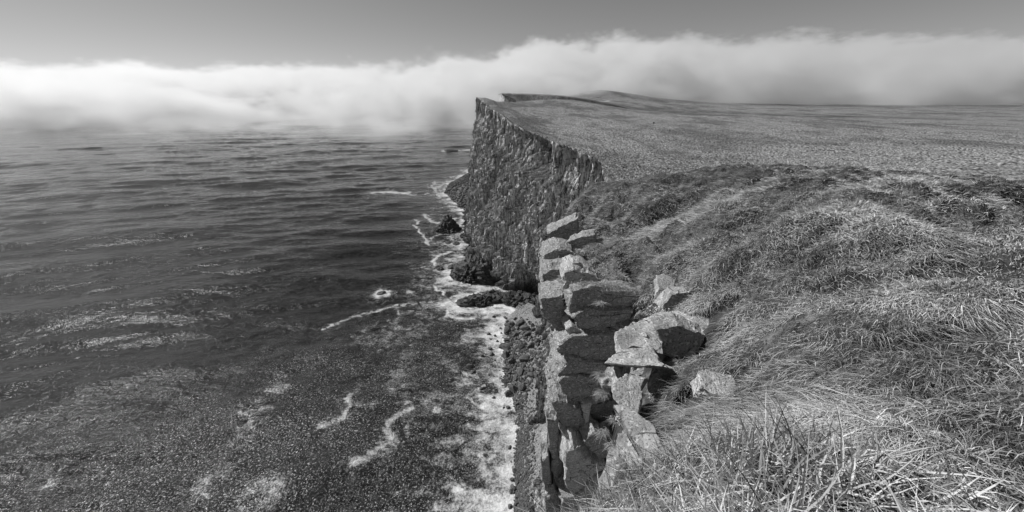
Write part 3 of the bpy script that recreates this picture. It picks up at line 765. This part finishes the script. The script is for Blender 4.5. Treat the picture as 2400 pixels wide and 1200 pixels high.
# ------------------------------------------------------------------ rocks standing in the sea
def sea_rock(name, label, pix, height, seed, rough=0.35, V=IV4, Fc=IF4, cat='sea rock', lumps=None):
    P = np.array([sea(*p)[:2] for p in pix]); c = P.mean(0)
    d = P - c; ang = np.arctan2(d[:, 1], d[:, 0]); rad = np.hypot(d[:, 0], d[:, 1]); o = np.argsort(ang); ang, rad = ang[o], rad[o]
    ang = np.concatenate([[ang[-1] - 2 * math.pi], ang, [ang[0] + 2 * math.pi]]); rad = np.concatenate([[rad[-1]], rad, [rad[0]]])
    v = V.copy(); a = np.arctan2(v[:, 1], v[:, 0]); rr = np.interp(a, ang, rad); rho = np.hypot(v[:, 0], v[:, 1])
    x = np.cos(a) * rho * rr; y = np.sin(a) * rho * rr
    hm = height * (0.55 + 0.45 * fbm(x / (rad.mean() * .6), y / (rad.mean() * .6), oct=3, seed=seed))
    if lumps:
        hm = hm * 0.45
        for lx, ly, lh, lw in lumps:
            q = sea(lx, ly); hm = hm + lh * np.exp(-(((x + c[0] - q[0]) ** 2 + (y + c[1] - q[1]) ** 2) / lw ** 2))
    z = np.where(v[:, 2] > 0, np.abs(v[:, 2]) ** 0.7, -0.5 * np.abs(v[:, 2])) * hm
    k = 0.16 * rad.mean()
    n1 = fbm(x / k + seed, y / k, z / k, oct=4, seed=seed + 1, gain=0.6); n2 = vnoise(x / k * 2.5, y / k * 2.5, z / k * 2.5, seed=seed + 2)
    nn = v
    disp = rough * k * 2.2 * n1 + np.abs(n2) * rough * k
    v2 = np.stack([x, y, z], -1) + nn * disp[:, None]
    g = np.floor(v2 / (k * 0.9)); v2 = v2 + nn * ((_h(g[:, 0], g[:, 1], g[:, 2], seed + 3) - 0.5) * k * rough * 1.6)[:, None]
    ob = mesh_np(name, v2, tris=Fc, mat=M_WET)
    ob.location = (c[0], c[1], 0)
    return tag(ob, label, cat)
sea_rock('sea_stack', 'black craggy islet with a peak, off the cliff in swirling foam', [(1008, 543), (1030, 534), (1045, 530), (1075, 534), (1080, 541), (1060, 547), (1030, 548)], 4.0, 1, 0.5,
         lumps=[(1051, 536, 7.5, 5), (1040, 540, 3.5, 6), (1065, 538, 4, 7)])
sea_rock('rock_ledge', 'black knobbly ledge at the cliff foot above the inlet', [(1056, 648), (1080, 632), (1100, 622), (1150, 640), (1155, 668), (1120, 664), (1085, 660)], 7.0, 2, 0.5,
         lumps=[(1110, 640, 9, 12), (1140, 655, 6, 8)])
sea_rock('rock_ledge', 'long low black rock tongue pointing out to sea above the beach', [(1070, 710), (1085, 702), (1130, 697), (1165, 688), (1195, 690), (1190, 704), (1150, 711), (1110, 716), (1085, 718)], 3.4, 3, 0.5)
sea_rock('rock_ledge', 'jumble of dark rock below the sea cave at the top of the beach', [(1170, 700), (1185, 690), (1215, 690), (1250, 705), (1262, 722), (1235, 722), (1205, 716)], 5.0, 4, 0.6)
sea_rock('sea_rock', 'flat dark skerry farthest out in the bay, ringed by foam', [(1045, 355), (1053, 351), (1068, 352), (1067, 356), (1055, 357)], 3.0, 5)
sea_rock('sea_rock', 'left of two small black rocks beside the cliff below the islet', [(1043, 571), (1050, 567), (1057, 571), (1050, 574)], 2.6, 6, V=IV3, Fc=IF3)
sea_rock('sea_rock', 'right of two small black rocks beside the cliff below the islet', [(1061, 573), (1068, 569), (1078, 573), (1070, 576)], 2.2, 7, V=IV3, Fc=IF3)
sea_rock('sea_rock', 'low dark rock in the foam just above the knobbly ledge', [(1024, 632), (1032, 628), (1040, 630), (1034, 634)], 2.0, 8, V=IV3, Fc=IF3)
sea_rock('sea_rock', 'dark rock foot joined to the cliff base by the surf', [(1048, 628), (1062, 622), (1080, 620), (1078, 632), (1062, 630)], 3.0, 9, V=IV3, Fc=IF3)
sea_rock('sea_rock', 'half sunken black rock inside an oval of white water', [(882, 690), (890, 685), (903, 683), (902, 687), (890, 692)], 1.2, 10, V=IV3, Fc=IF3)

# ------------------------------------------------------------------ slabs of the near stack
def slab(label, front, back=(0.0, 0.9, 0.05), mat=None, seed=0, rough=0.095, name='rock_slab', cat='rock', bevel=0.93, M=110):
    """front: (px, py, y) outline of the face; back: vector to the far face."""
    P = np.array([at(*p) for p in front]); n = len(P)
    e = np.linalg.norm(np.roll(P, -1, 0) - P, axis=1); L = np.concatenate([[0], np.cumsum(e)])
    tt = np.arange(M) / M * L[-1]; C = np.vstack([P, P[:1]])
    ring = np.stack([np.interp(tt, L, C[:, i]) for i in range(3)], -1)
    c = P.mean(0); b = np.array(back, float); bl = np.linalg.norm(b); bn = b / bl
    size = np.ptp(P, 0).max()
    rings = []
    for k in (0.1, 0.2, 0.3, 0.4, 0.5, 0.6, 0.7, 0.79, 0.87, 0.93): rings.append(c + (ring - c) * k - bn * 0.03 * size * (1 - k))
    rings.append(c + (ring - c) * 0.965)
    rings.append(c + (ring - c) * 1.0 + bn * 0.04 * bl)
    for f in (0.09, 0.15, 0.22, 0.3, 0.38, 0.46, 0.55, 0.65, 0.75, 0.85, 0.95): rings.append(c + (ring - c) * (1.0 + 0.02 * math.sin(f * 9 + seed)) + b * f)
    for k in (0.9, 0.5, 0.12): rings.append(c + (ring - c) * k + b * 1.02)
    V = np.vstack([np.vstack(rings), [c - bn * 0.03 * size], [c + b]])
    nr = len(rings); q = []
    i = np.arange(nr - 1)[:, None] * M; j = np.arange(M)[None]
    q = np.stack([i + j, i + (j + 1) % M, i + M + (j + 1) % M, i + M + j], -1).reshape(-1, 4)
    t1 = np.stack([np.full(M, nr * M), (np.arange(M) + 1) % M, np.arange(M)], -1)
    o2 = (nr - 1) * M; t2 = np.stack([np.full(M, nr * M + 1), o2 + np.arange(M), o2 + (np.arange(M) + 1) % M], -1)
    s = 2.2 / max(size, 0.25)
    w = V - c; ln = np.linalg.norm(w, axis=1, keepdims=True) + 1e-6
    d = fbm(V[:, 0] * s + seed, V[:, 1] * s, V[:, 2] * s, oct=3, seed=seed) * rough * size * 1.3
    g = np.floor(V * s * 1.7 + 0.6 * vnoise(V[:, 0] * s, V[:, 1] * s, V[:, 2] * s, seed=seed + 4)[:, None])
    d = d + (_h(g[:, 0], g[:, 1], g[:, 2], seed + 5) - 0.5) * rough * size * 0.8
    g2 = np.floor(V * s * 5 + 0.8 * vnoise(V[:, 0] * s * 3, V[:, 1] * s * 3, V[:, 2] * s * 3, seed=seed + 6)[:, None])
    d = d + (_h(g2[:, 0], g2[:, 1], g2[:, 2], seed + 7) - 0.5) * rough * size * 0.3
    d = d + fbm(V[:, 0] * 14, V[:, 1] * 14, V[:, 2] * 14, oct=2, seed=seed + 9) * 0.012
    V = V + w / ln * d[:, None]
    # make outward
    ob = mesh_np(name, V - c, q, np.vstack([t1, t2]), mat=mat or M_ROCK)
    import bmesh
    bm = bmesh.new(); bm.from_mesh(ob.data); bmesh.ops.recalc_face_normals(bm, faces=bm.faces); bm.to_mesh(ob.data); bm.free()
    ob.location = tuple(c)
    return tag(ob, label, cat)

def F_(y, *pts): return [(px, py, y) for px, py in pts]
slab('upper tilted slab with pale top edge jutting from the grassy bank', F_(13.5, (1280, 548), (1312, 534), (1350, 516), (1354, 545), (1338, 558), (1308, 569), (1294, 564)), (0.1, 0.8, 0.1), seed=1)
slab('second tilted slab with a thin sunlit edge, set in grass', F_(12.2, (1329, 570), (1345, 562), (1362, 554), (1392, 552), (1395, 575), (1365, 586), (1341, 593)), (0.15, 0.6, 0.06), seed=2)
slab('broad dark faced block with a pale top below the tilted slabs', F_(11.6, (1278, 596), (1296, 588), (1315, 583), (1345, 590), (1345, 606), (1318, 622), (1288, 620), (1274, 608)), (-0.1, 0.9, 0.1), seed=3)
slab('small pale stone perched at the left end of the turf lip', F_(9.6, (1331, 622), (1345, 615), (1356, 617), (1352, 627), (1336, 630)), (0.0, 0.35, 0.02), M_ROCKL, seed=5, name='stone')
slab('weathered block under the dark crevice, patched with grass', F_(10.6, (1270, 640), (1290, 634), (1335, 634), (1335, 690), (1300, 692), (1272, 686)), (0, 1.3, 0.05), seed=4)
slab('upright pale block at the left of the grass lip', F_(9.3, (1324, 640), (1345, 628), (1375, 640), (1400, 655), (1395, 672), (1345, 682), (1322, 676)), (0, 1.0, 0.05), M_ROCKL, seed=6)
slab('big dark slab under the grass overhang with a sunlit left end', F_(8.75, (1336, 684), (1362, 675), (1395, 673), (1430, 681), (1470, 686), (1525, 700), (1522, 714), (1460, 720), (1402, 717), (1368, 712), (1345, 728), (1333, 734)), (-0.06, 0.55, 0.0), seed=7)
slab('long lens shaped dark slab, below the crooked crack', F_(8.6, (1329, 747), (1343, 733), (1368, 717), (1400, 721), (1460, 724), (1515, 722), (1500, 741), (1455, 759), (1405, 773), (1380, 774), (1336, 757)), (-0.05, 1.0, 0.05), seed=8)
slab('squat left block with a pale flat top, in front of the beach', F_(9.2, (1266, 700), (1284, 697), (1318, 694), (1323, 742), (1330, 762), (1306, 764), (1284, 757), (1279, 742), (1268, 725)), (0, 1.0, 0.03), seed=9)
slab('small wedge of pale rock between the lens slab and the dark slab below', F_(8.6, (1318, 772), (1335, 762), (1368, 784), (1400, 782), (1440, 770), (1440, 790), (1330, 800)), (0, 0.8, 0.05), M_ROCKL, seed=10)
slab('dark overhanging slab in the middle of the stack, pointed to the left', F_(8.42, (1305, 823), (1318, 803), (1345, 791), (1400, 784), (1434, 781), (1450, 794), (1455, 812), (1440, 826), (1420, 838), (1388, 846), (1368, 843), (1346, 834), (1312, 833)), (-0.12, 0.9, 0.12), seed=11)
slab('slanting dark slab, fourth down the stack', F_(8.3, (1307, 879), (1322, 858), (1337, 836), (1370, 846), (1410, 850), (1425, 868), (1415, 884), (1360, 881)), (-0.12, 0.9, 0.1), seed=12)
slab('thick dark block low in the stack with a stepped left edge', F_(8.2, (1304, 896), (1320, 886), (1358, 882), (1415, 886), (1432, 905), (1425, 935), (1385, 948), (1345, 936), (1312, 918)), (-0.1, 0.9, 0.1), seed=13)
slab('smooth grey dark face with a pale corner, below the thick block', F_(8.0, (1293, 945), (1312, 942), (1360, 953), (1376, 984), (1381, 1022), (1350, 1031), (1324, 1012), (1308, 980)), (-0.05, 0.9, 0.12), seed=14)
slab('narrow pale wedge standing beside the smooth dark face', F_(7.9, (1362, 951), (1386, 949), (1380, 980), (1388, 1010), (1378, 1018)), (0.1, 0.6, 0.0), M_ROCKL, seed=15)
slab('dark recessed wall at the back of the notch', F_(8.5, (1375, 945), (1440, 930), (1450, 1000), (1425, 1030), (1380, 1010)), (0, 0.8, 0.0), seed=16)
slab('pointed block with a sunlit peak above the foreground grass', F_(7.5, (1371, 1036), (1386, 1020), (1395, 1012), (1408, 1026), (1440, 1040), (1450, 1075), (1405, 1078)), (-0.12, 0.6, 0.10), seed=17)
slab('tall dark pillar at the lower left of the stack', F_(8.0, (1283, 988), (1309, 989), (1311, 1022), (1324, 1060), (1322, 1120), (1304, 1160), (1290, 1110), (1284, 1050)), (0.0, 0.8, 0.15), seed=18)
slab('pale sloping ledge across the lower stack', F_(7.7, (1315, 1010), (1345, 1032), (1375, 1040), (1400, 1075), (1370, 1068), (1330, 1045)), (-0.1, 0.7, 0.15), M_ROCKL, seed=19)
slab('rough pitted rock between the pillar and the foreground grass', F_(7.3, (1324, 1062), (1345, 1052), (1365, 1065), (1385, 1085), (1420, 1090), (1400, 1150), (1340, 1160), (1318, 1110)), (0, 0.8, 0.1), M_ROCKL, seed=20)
slab('crumbling grey rock at the bottom left edge of the stack', F_(7.8, (1268, 1080), (1284, 1072), (1292, 1115), (1310, 1170), (1320, 1230), (1282, 1240), (1270, 1150)), (0.1, 0.9, 0.1), seed=21)
slab('dark lower wall under the foreground grass', F_(7.2, (1300, 1165), (1340, 1150), (1420, 1100), (1470, 1130), (1470, 1250), (1310, 1260)), (0.1, 0.8, 0.0), seed=22)
for a_ in RIGHT: slab(a_[0], a_[1], a_[2], a_[3], seed=a_[4], rough=a_[5] if len(a_) > 5 else 0.075)
# outside the picture's right edge the bank goes on with a few stones
for i, (px, py, y, s) in enumerate([(1760, 700, 7.0, 70), (1900, 760, 6.0, 60), (1830, 560, 12.0, 60), (2050, 650, 9.0, 80)]):
    slab(['flat stone in the turf right of the rocks', 'broad low stone in the grass at far right', 'half buried stone high on the grassy bank', 'wide grey slab sunk in the turf near the right edge'][i],
         [(px - s, py, y), (px - s * .5, py - s * .4, y + .5), (px + s * .4, py - s * .45, y + .6), (px + s, py - 5, y + .1), (px + s * .4, py + s * .35, y - .4), (px - s * .6, py + s * .3, y - .4)], (0.05, 0.1, -0.6), M_ROCKL, seed=60 + i)

# ------------------------------------------------------------------ grass
def blades(name, pos, direc, bend, length, width, shade, segs, mat=M_GRASS):
    n = len(pos); up = direc / np.linalg.norm(direc, axis=1, keepdims=True)
    a = rng.uniform(0, 2 * math.pi, n); side = np.stack([np.cos(a), np.sin(a), 0 * a], -1)
    side = side - up * (side * up).sum(1, keepdims=True); side /= np.linalg.norm(side, axis=1, keepdims=True) + 1e-9
    rows = []
    for k in range(segs + 1):
        f = k / segs
        c = pos + (up * f + bend * f * f) * length[:, None]
        w = width * (1 - f) ** 0.6 * 0.5
        if k < segs: rows += [c - side * w[:, None], c + side * w[:, None]]
        else: rows += [c]
    nv = 2 * segs + 1
    V = np.stack(rows, 1).reshape(-1, 3); b = (np.arange(n) * nv)[:, None]
    q = np.concatenate([b + np.array([[2 * k, 2 * k + 1, 2 * k + 3, 2 * k + 2]]) for k in range(segs - 1)]) if segs > 1 else None
    t = b + np.array([[2 * segs - 2, 2 * segs - 1, 2 * segs]])
    sh = np.repeat(shade, nv)
    return mesh_np(name, V, q, t, mat=mat, attrs={'shade': sh})

def turf_grass(name, n, r0, r1, az0, az1, ln, wd, segs, label, dens=None, seed=0, edge=-0.12, lean=0.5, droop=0.4, tone=0.72):
    g = np.random.default_rng(seed)
    az = np.radians(g.uniform(az0, az1, n)); r = np.exp(g.uniform(math.log(r0), math.log(r1), n))
    x = r * np.sin(az); y = r * np.cos(az)
    z, s = near_z(x, y)
    cl = fbm(x / 0.7, y / 0.7, oct=2, seed=130 + seed)
    keep = (s < np.where((r > 2.2) & (r < 8), edge, 0.08)) & (rock_field(x, y) < 0.5) & (hollow(x, y) < 0.75) & (g.random(n) < np.clip(0.85 + 0.9 * cl, 0.4, 1))
    if dens is not None: keep &= dens(x, y, g)
    x, y, z, s, cl = [q[keep] for q in (x, y, z, s, cl)]; n = len(x)
    e = 0.25
    gx = (near_z(x + e, y)[0] - near_z(x - e, y)[0]) / (2 * e); gy = (near_z(x, y + e)[0] - near_z(x, y - e)[0]) / (2 * e)
    gm = np.sqrt(gx * gx + gy * gy) + 1e-6; k = np.minimum(gm, 1.2) / gm
    down = np.stack([-gx * k, -gy * k, 0 * gx], -1)
    wind = np.stack([0.35 * fbm(x / 2.5, y / 2.5, oct=2, seed=140) - 0.25, 0.35 * fbm(x / 2.5 + 9, y / 2.5, oct=2, seed=141) - 0.25, 0 * x], -1)
    d = np.stack([g.normal(0, 0.5, n), g.normal(0, 0.5, n), np.ones(n)], -1) + lean * down + wind
    bend = 0.7 * lean * down + 0.8 * wind + np.stack([g.normal(0, 0.28, n), g.normal(0, 0.28, n), -droop - 0.3 * g.random(n)], -1)
    L = ln * g.uniform(0.55, 1.35, n) * (1 + 0.35 * cl)
    sh = np.clip(tone + 0.5 * fbm(x / 1.6, y / 1.6, oct=3, seed=142) + 0.35 * fbm(x / 0.35, y / 0.35, oct=2, seed=143) + g.normal(0, 0.2, n), 0, 1)
    return tag(blades(name, np.stack([x, y, z - 0.03], -1), d, bend, L, wd * g.uniform(0.6, 1.4, n), sh, segs), label, None, None, 'stuff')

turf_grass('bank_grass', 255000, 5.0, 14, 2, 70, 0.20, 0.010, 2, 'fine wind combed grass covering the bank behind the rocks', seed=1, lean=0.22)
turf_grass('ridge_grass', 430000, 12, 42, 2, 64, 0.22, 0.017, 1, 'paler grass along the crest of the near bank', seed=4, tone=0.74)
turf_grass('mid_grass', 62000, 2.2, 5.5, 18, 75, 0.17, 0.006, 3, 'tufts of fine grass growing between the right hand rocks', seed=2, edge=-0.3, lean=0.15, tone=0.44)
turf_grass('foreground_grass', 19000, 0.7, 2.3, -25, 75, 0.27, 0.010, 3, 'close stiff grass blades along the bottom edge by the camera', seed=3, lean=0.06, droop=-0.05, tone=0.92)

# taller single stalks in front
g = np.random.default_rng(77); n = 700
az = np.radians(g.uniform(8, 60, n)); r = g.uniform(1.3, 2.2, n); x = r * np.sin(az); y = r * np.cos(az); z, s = near_z(x, y); k = s < 0.1
x, y, z = x[k], y[k], z[k]; n = len(x)
tag(blades('grass_stalks', np.stack([x, y, z], -1), np.stack([g.normal(-0.12, 0.25, n), g.normal(0, 0.2, n), np.ones(n)], -1), np.stack([g.normal(-0.1, 0.2, n), g.normal(0, 0.2, n), -0.1 * np.ones(n)], -1),
           g.uniform(0.28, 0.55, n), g.uniform(0.006, 0.010, n), np.where(g.random(n) < .18, 0.08, g.uniform(0.4, 0.85, n)), 4), 'thin tall stalks standing above the foreground grass', None, None, 'stuff')

# moor tussocks as small real tufts
g = np.random.default_rng(78); n = 150000
ii = g.integers(0, PX.size, n * 2); X_, Y_, Z_ = PX.ravel(), PY.ravel(), PZ.ravel()
yy = np.exp(g.uniform(math.log(48), math.log(330), n)); xx = edge_x(yy) + 1 + (yy * 0.95) * g.random(n)
def plateau_z(x, y):
    rows = PY[:, 0]; i = np.clip(np.searchsorted(rows, y) - 1, 0, len(rows) - 2)
    def row(i_):
        off = x - PX[i_, 0]; offs = PX[0] - PX[0, 0]; j = np.clip(np.searchsorted(offs, off) - 1, 0, len(offs) - 2); f = np.clip((off - offs[j]) / (offs[j + 1] - offs[j]), 0, 1)
        return PZ[i_, j] * (1 - f) + PZ[i_, j + 1] * f, off
    za, oa = row(i); zb, ob_ = row(i + 1); f = np.clip((y - rows[i]) / (rows[i + 1] - rows[i]), 0, 1)
    return za * (1 - f) + zb * f, oa
zz, off = plateau_z(xx, yy); k = (off > 0.3) & (np.hypot(xx, yy) > 44)
xx, yy, zz = xx[k], yy[k], zz[k]; n = len(xx)
tag(blades('moor_tussocks', np.stack([xx, yy, zz - 0.05], -1), np.stack([g.normal(0, .5, n), g.normal(0, .5, n), np.ones(n)], -1), np.stack([g.normal(0, .3, n), g.normal(0, .3, n), -.4 * np.ones(n)], -1),
           g.uniform(0.25, 0.6, n), g.uniform(0.12, 0.32, n), np.clip(g.normal(0.62, 0.2, n), 0, 1), 1), 'short pale tussocks dotting the moor behind the rim', None, None, 'stuff')

# single tufts rooted in the rocks
def tuft(label, px, py, yv, size, nb, seed, lean=(-0.4, -0.5)):
    g = np.random.default_rng(seed); p = at(px, py, yv)
    pos = np.stack([g.normal(0, size * (.18 if nb < 400 else .5), nb), g.normal(0, size * .12, nb), g.normal(0, size * .08, nb)], -1)
    d = np.stack([g.normal(lean[0], .6, nb), g.normal(lean[1], .5, nb), np.ones(nb) * .8], -1)
    o = blades('grass_tuft', pos, d, np.stack([g.normal(0, .2, nb), g.normal(0, .2, nb), -.6 * np.ones(nb)], -1), size * g.uniform(.5, 1.1, nb), np.full(nb, size * .022), np.clip(g.normal(.6, .2, nb), 0, 1), 2)
    o.location = tuple(p); return tag(o, label, 'grass tuft')
tuft('wiry grass tuft growing in the crooked crack of the dark slabs', 1408, 710, 8.5, 0.32, 160, 1)
for px, py, yv, lb in [(1372, 664, 9.05, 'grass drooping over the left end of the big dark slab'), (1408, 666, 9.0, 'shaggy grass hanging over the middle of the big dark slab'), (1440, 670, 9.0, 'grass fringe right of the middle of the big dark slab'),
                       (1472, 678, 8.95, 'grass fringe over the right half of the big dark slab'), (1502, 694, 8.9, 'grass hanging into the dark cleft at the right end of the big dark slab'), (1300, 630, 11.2, 'grass strip in the crevice between the two left hand blocks')]:
    tuft(lb, px, py, yv, 0.34, 420, int(px), (-0.15, -0.9))
tuft('spiky tuft at the edge of the notch left of the knobbly boulder', 1415, 922, 4.0, 0.20, 220, 2, (-0.8, -0.4))
tuft('pale tuft on the mossy rock under the sunlit ledge', 1412, 880, 4.1, 0.2, 220, 3, (-0.8, -0.3))
tuft('small tuft in the shade under the knobbly boulder', 1412, 1012, 6.5, 0.35, 200, 4)
tuft('tuft beside the streaked slab where the white flowers grow', 1443, 985, 3.3, 0.14, 160, 5, (-0.7, -0.3))
tuft('low tuft above the foreground blades, left of the smooth slab', 1440, 1045, 3.6, 0.2, 160, 6, (-0.6, -0.3))

def flowers(label, px, py, yv, spread, nb, size, seed):
    g = np.random.default_rng(seed); p = at(px, py, yv)
    root = bpy.data.objects.new('flower_clump', None); COL.objects.link(root); root.location = tuple(p); tag(root, label, 'flowers')
    me = bpy.data.meshes.new('flower_head'); v = boulder_verts(IV1, 5, .7, 3, .2) * size; me.from_pydata(v.tolist(), [], IF1.tolist()); me.materials.append(M_WHITE)
    for i in range(nb):
        o = bpy.data.objects.new('flower_head', me); COL.objects.link(o); o.parent = root
        o.location = (g.normal(0, spread), g.normal(0, spread * .6), abs(g.normal(0, spread * .8))); o.rotation_euler = tuple(g.uniform(0, 3, 3)); o.scale = (g.uniform(.6, 1.3),) * 3
    nb2 = nb * 3
    lv = blades('leaves', np.stack([g.normal(0, spread, nb2), g.normal(0, spread * .6, nb2), np.zeros(nb2)], -1), np.stack([g.normal(0, .5, nb2), g.normal(0, .5, nb2), np.ones(nb2)], -1), np.zeros((nb2, 3)),
                np.full(nb2, spread), np.full(nb2, spread * .15), g.uniform(.2, .7, nb2), 2); lv.parent = root
flowers('clump of small white flowers on the streaked slab', 1458, 985, 3.05, 0.055, 46, 0.011, 1)
flowers('sprinkling of white flowers at the head of the notch', 1540, 728, 6.4, 0.12, 26, 0.018, 2)

# far details on the moor
o = bpy.data.objects.new('boulder', protos[0]); COL.objects.link(o)
bp = at(1532, 291, 300); zb, _ = plateau_z(np.array([bp[0]]), np.array([bp[1]])); o.location = (bp[0], bp[1], zb[0] + .4); o.scale = (1.3, 1.3, 1.2)
tag(o, 'lone dark boulder out on the pale moor', 'boulder')

def strip(name, label, pts, wid, mat, lift=0.35):
    P = np.array(pts, float); n = 24; t = np.linspace(0, len(P) - 1, n); x = np.interp(t, np.arange(len(P)), P[:, 0]); y = np.interp(t, np.arange(len(P)), P[:, 1])
    dx, dy = np.gradient(x), np.gradient(y); L = np.hypot(dx, dy); nx, ny = -dy / L, dx / L
    V = []
    for k in (-1, -.33, .33, 1):
        X, Y = x + nx * wid * k, y + ny * wid * k; V.append(np.stack([X, Y, plateau_z(X, Y)[0] + lift], -1))
    V = np.stack(V, 1).reshape(-1, 3)
    tag(mesh_np(name, V, grid_quads(n, 4)[:, ::-1], mat=mat, smooth=True), label, None, None, 'structure')
strip('stream', 'pale stream bend lying in the dark fold of the far moor', [(205, 900), (222, 930), (250, 985), (275, 1060)], 5, M_TRACK)

# ------------------------------------------------------------------ fog bank: a cloud with a body of its own
def build_fog():
    xs = np.linspace(-6000, 6000, 61)
    hi = 285 + 190 * sstep(-750, 500, xs) + 60
    prof = [(760, -3, 0), (760, 0.28, 1), (1300, 0.75, 1), (1800, 1.0, 1), (3000, 1.05, 1), (3000, -3, 0)]
    V = np.array([[(x, y, (h * f if m else f)) for (y, f, m) in prof] for x, h in zip(xs, hi)])
    n = len(prof); nx = len(xs)
    q = [[i * n + j, i * n + (j + 1) % n, (i + 1) * n + (j + 1) % n, (i + 1) * n + j] for i in range(nx - 1) for j in range(n)]
    t = NT('fog'); m = t.m
    tc = t.pos
    s = t.n('ShaderNodeSeparateXYZ'); t.l(tc, s.inputs[0]); X, Y, Z = s.outputs
    n1 = t.noise(t.mapping(tc, scale=(1, 1, 1.9), rot=(0, 0.45, 0)), 0.0030, 4, 0.55, 0.25)
    n2 = t.noise(t.mapping(tc, scale=(1, 1, 2.2), loc=(0.3, 0.2, 0), rot=(0, 0.35, 0)), 0.011, 3, 0.6)
    nn = t.math('SUBTRACT', t.math('ADD', t.math('MULTIPLY', n1, 0.62), t.math('MULTIPLY', n2, 0.38)), 0.5)     # -0.25..0.25
    hx = t.rng(X, -750, 500, 255, 398)
    hy = t.rng(Y, 900, 2300, 0.36, 1.0, False)
    top = t.math('MULTIPLY', hx, hy)
    top = t.math('ADD', top, t.math('MULTIPLY', nn, 420))
    a = t.rng(t.math('SUBTRACT', top, Z), -10, 110)
    yf = t.rng(X, -100, 500, 1080, 1480)                    # the front stands farther back over the land
    b = t.rng(t.math('SUBTRACT', t.math('ADD', Y, t.math('MULTIPLY', nn, 1300)), yf), -180, 420)
    d = t.math('MULTIPLY', t.math('MULTIPLY', a, b), t.rng(nn, -0.09, 0.10, 0.03, 1.0))
    d = t.math('MULTIPLY', d, 0.018)
    pv = t.n('ShaderNodeVolumePrincipled'); pv.inputs['Color'].default_value = (0.93, 0.93, 0.93, 1); pv.inputs['Anisotropy'].default_value = 0.35
    t.l(d, pv.inputs['Density']); t.l(pv.outputs[0], t.out.inputs['Volume'])
    o = mesh_np('fog_bank', V.reshape(-1, 3), q, [[0 + 0, 0 + 2, 0 + 1], [0, 3, 2], [0, 4, 3], [0, 5, 4]] + [[(nx - 1) * n + c for c in tri] for tri in ([0, 1, 2], [0, 2, 3], [0, 3, 4], [0, 4, 5])], mat=m)
    import bmesh
    bm = bmesh.new(); bm.from_mesh(o.data); bmesh.ops.recalc_face_normals(bm, faces=bm.faces); bm.to_mesh(o.data); bm.free()
    tag(o, 'white bank of sea fog rolling over the sea and the far headland', None, None, 'stuff')
    m.cycles.volume_step_rate = 0.05 if hasattr(m.cycles, 'volume_step_rate') else 1
build_fog()
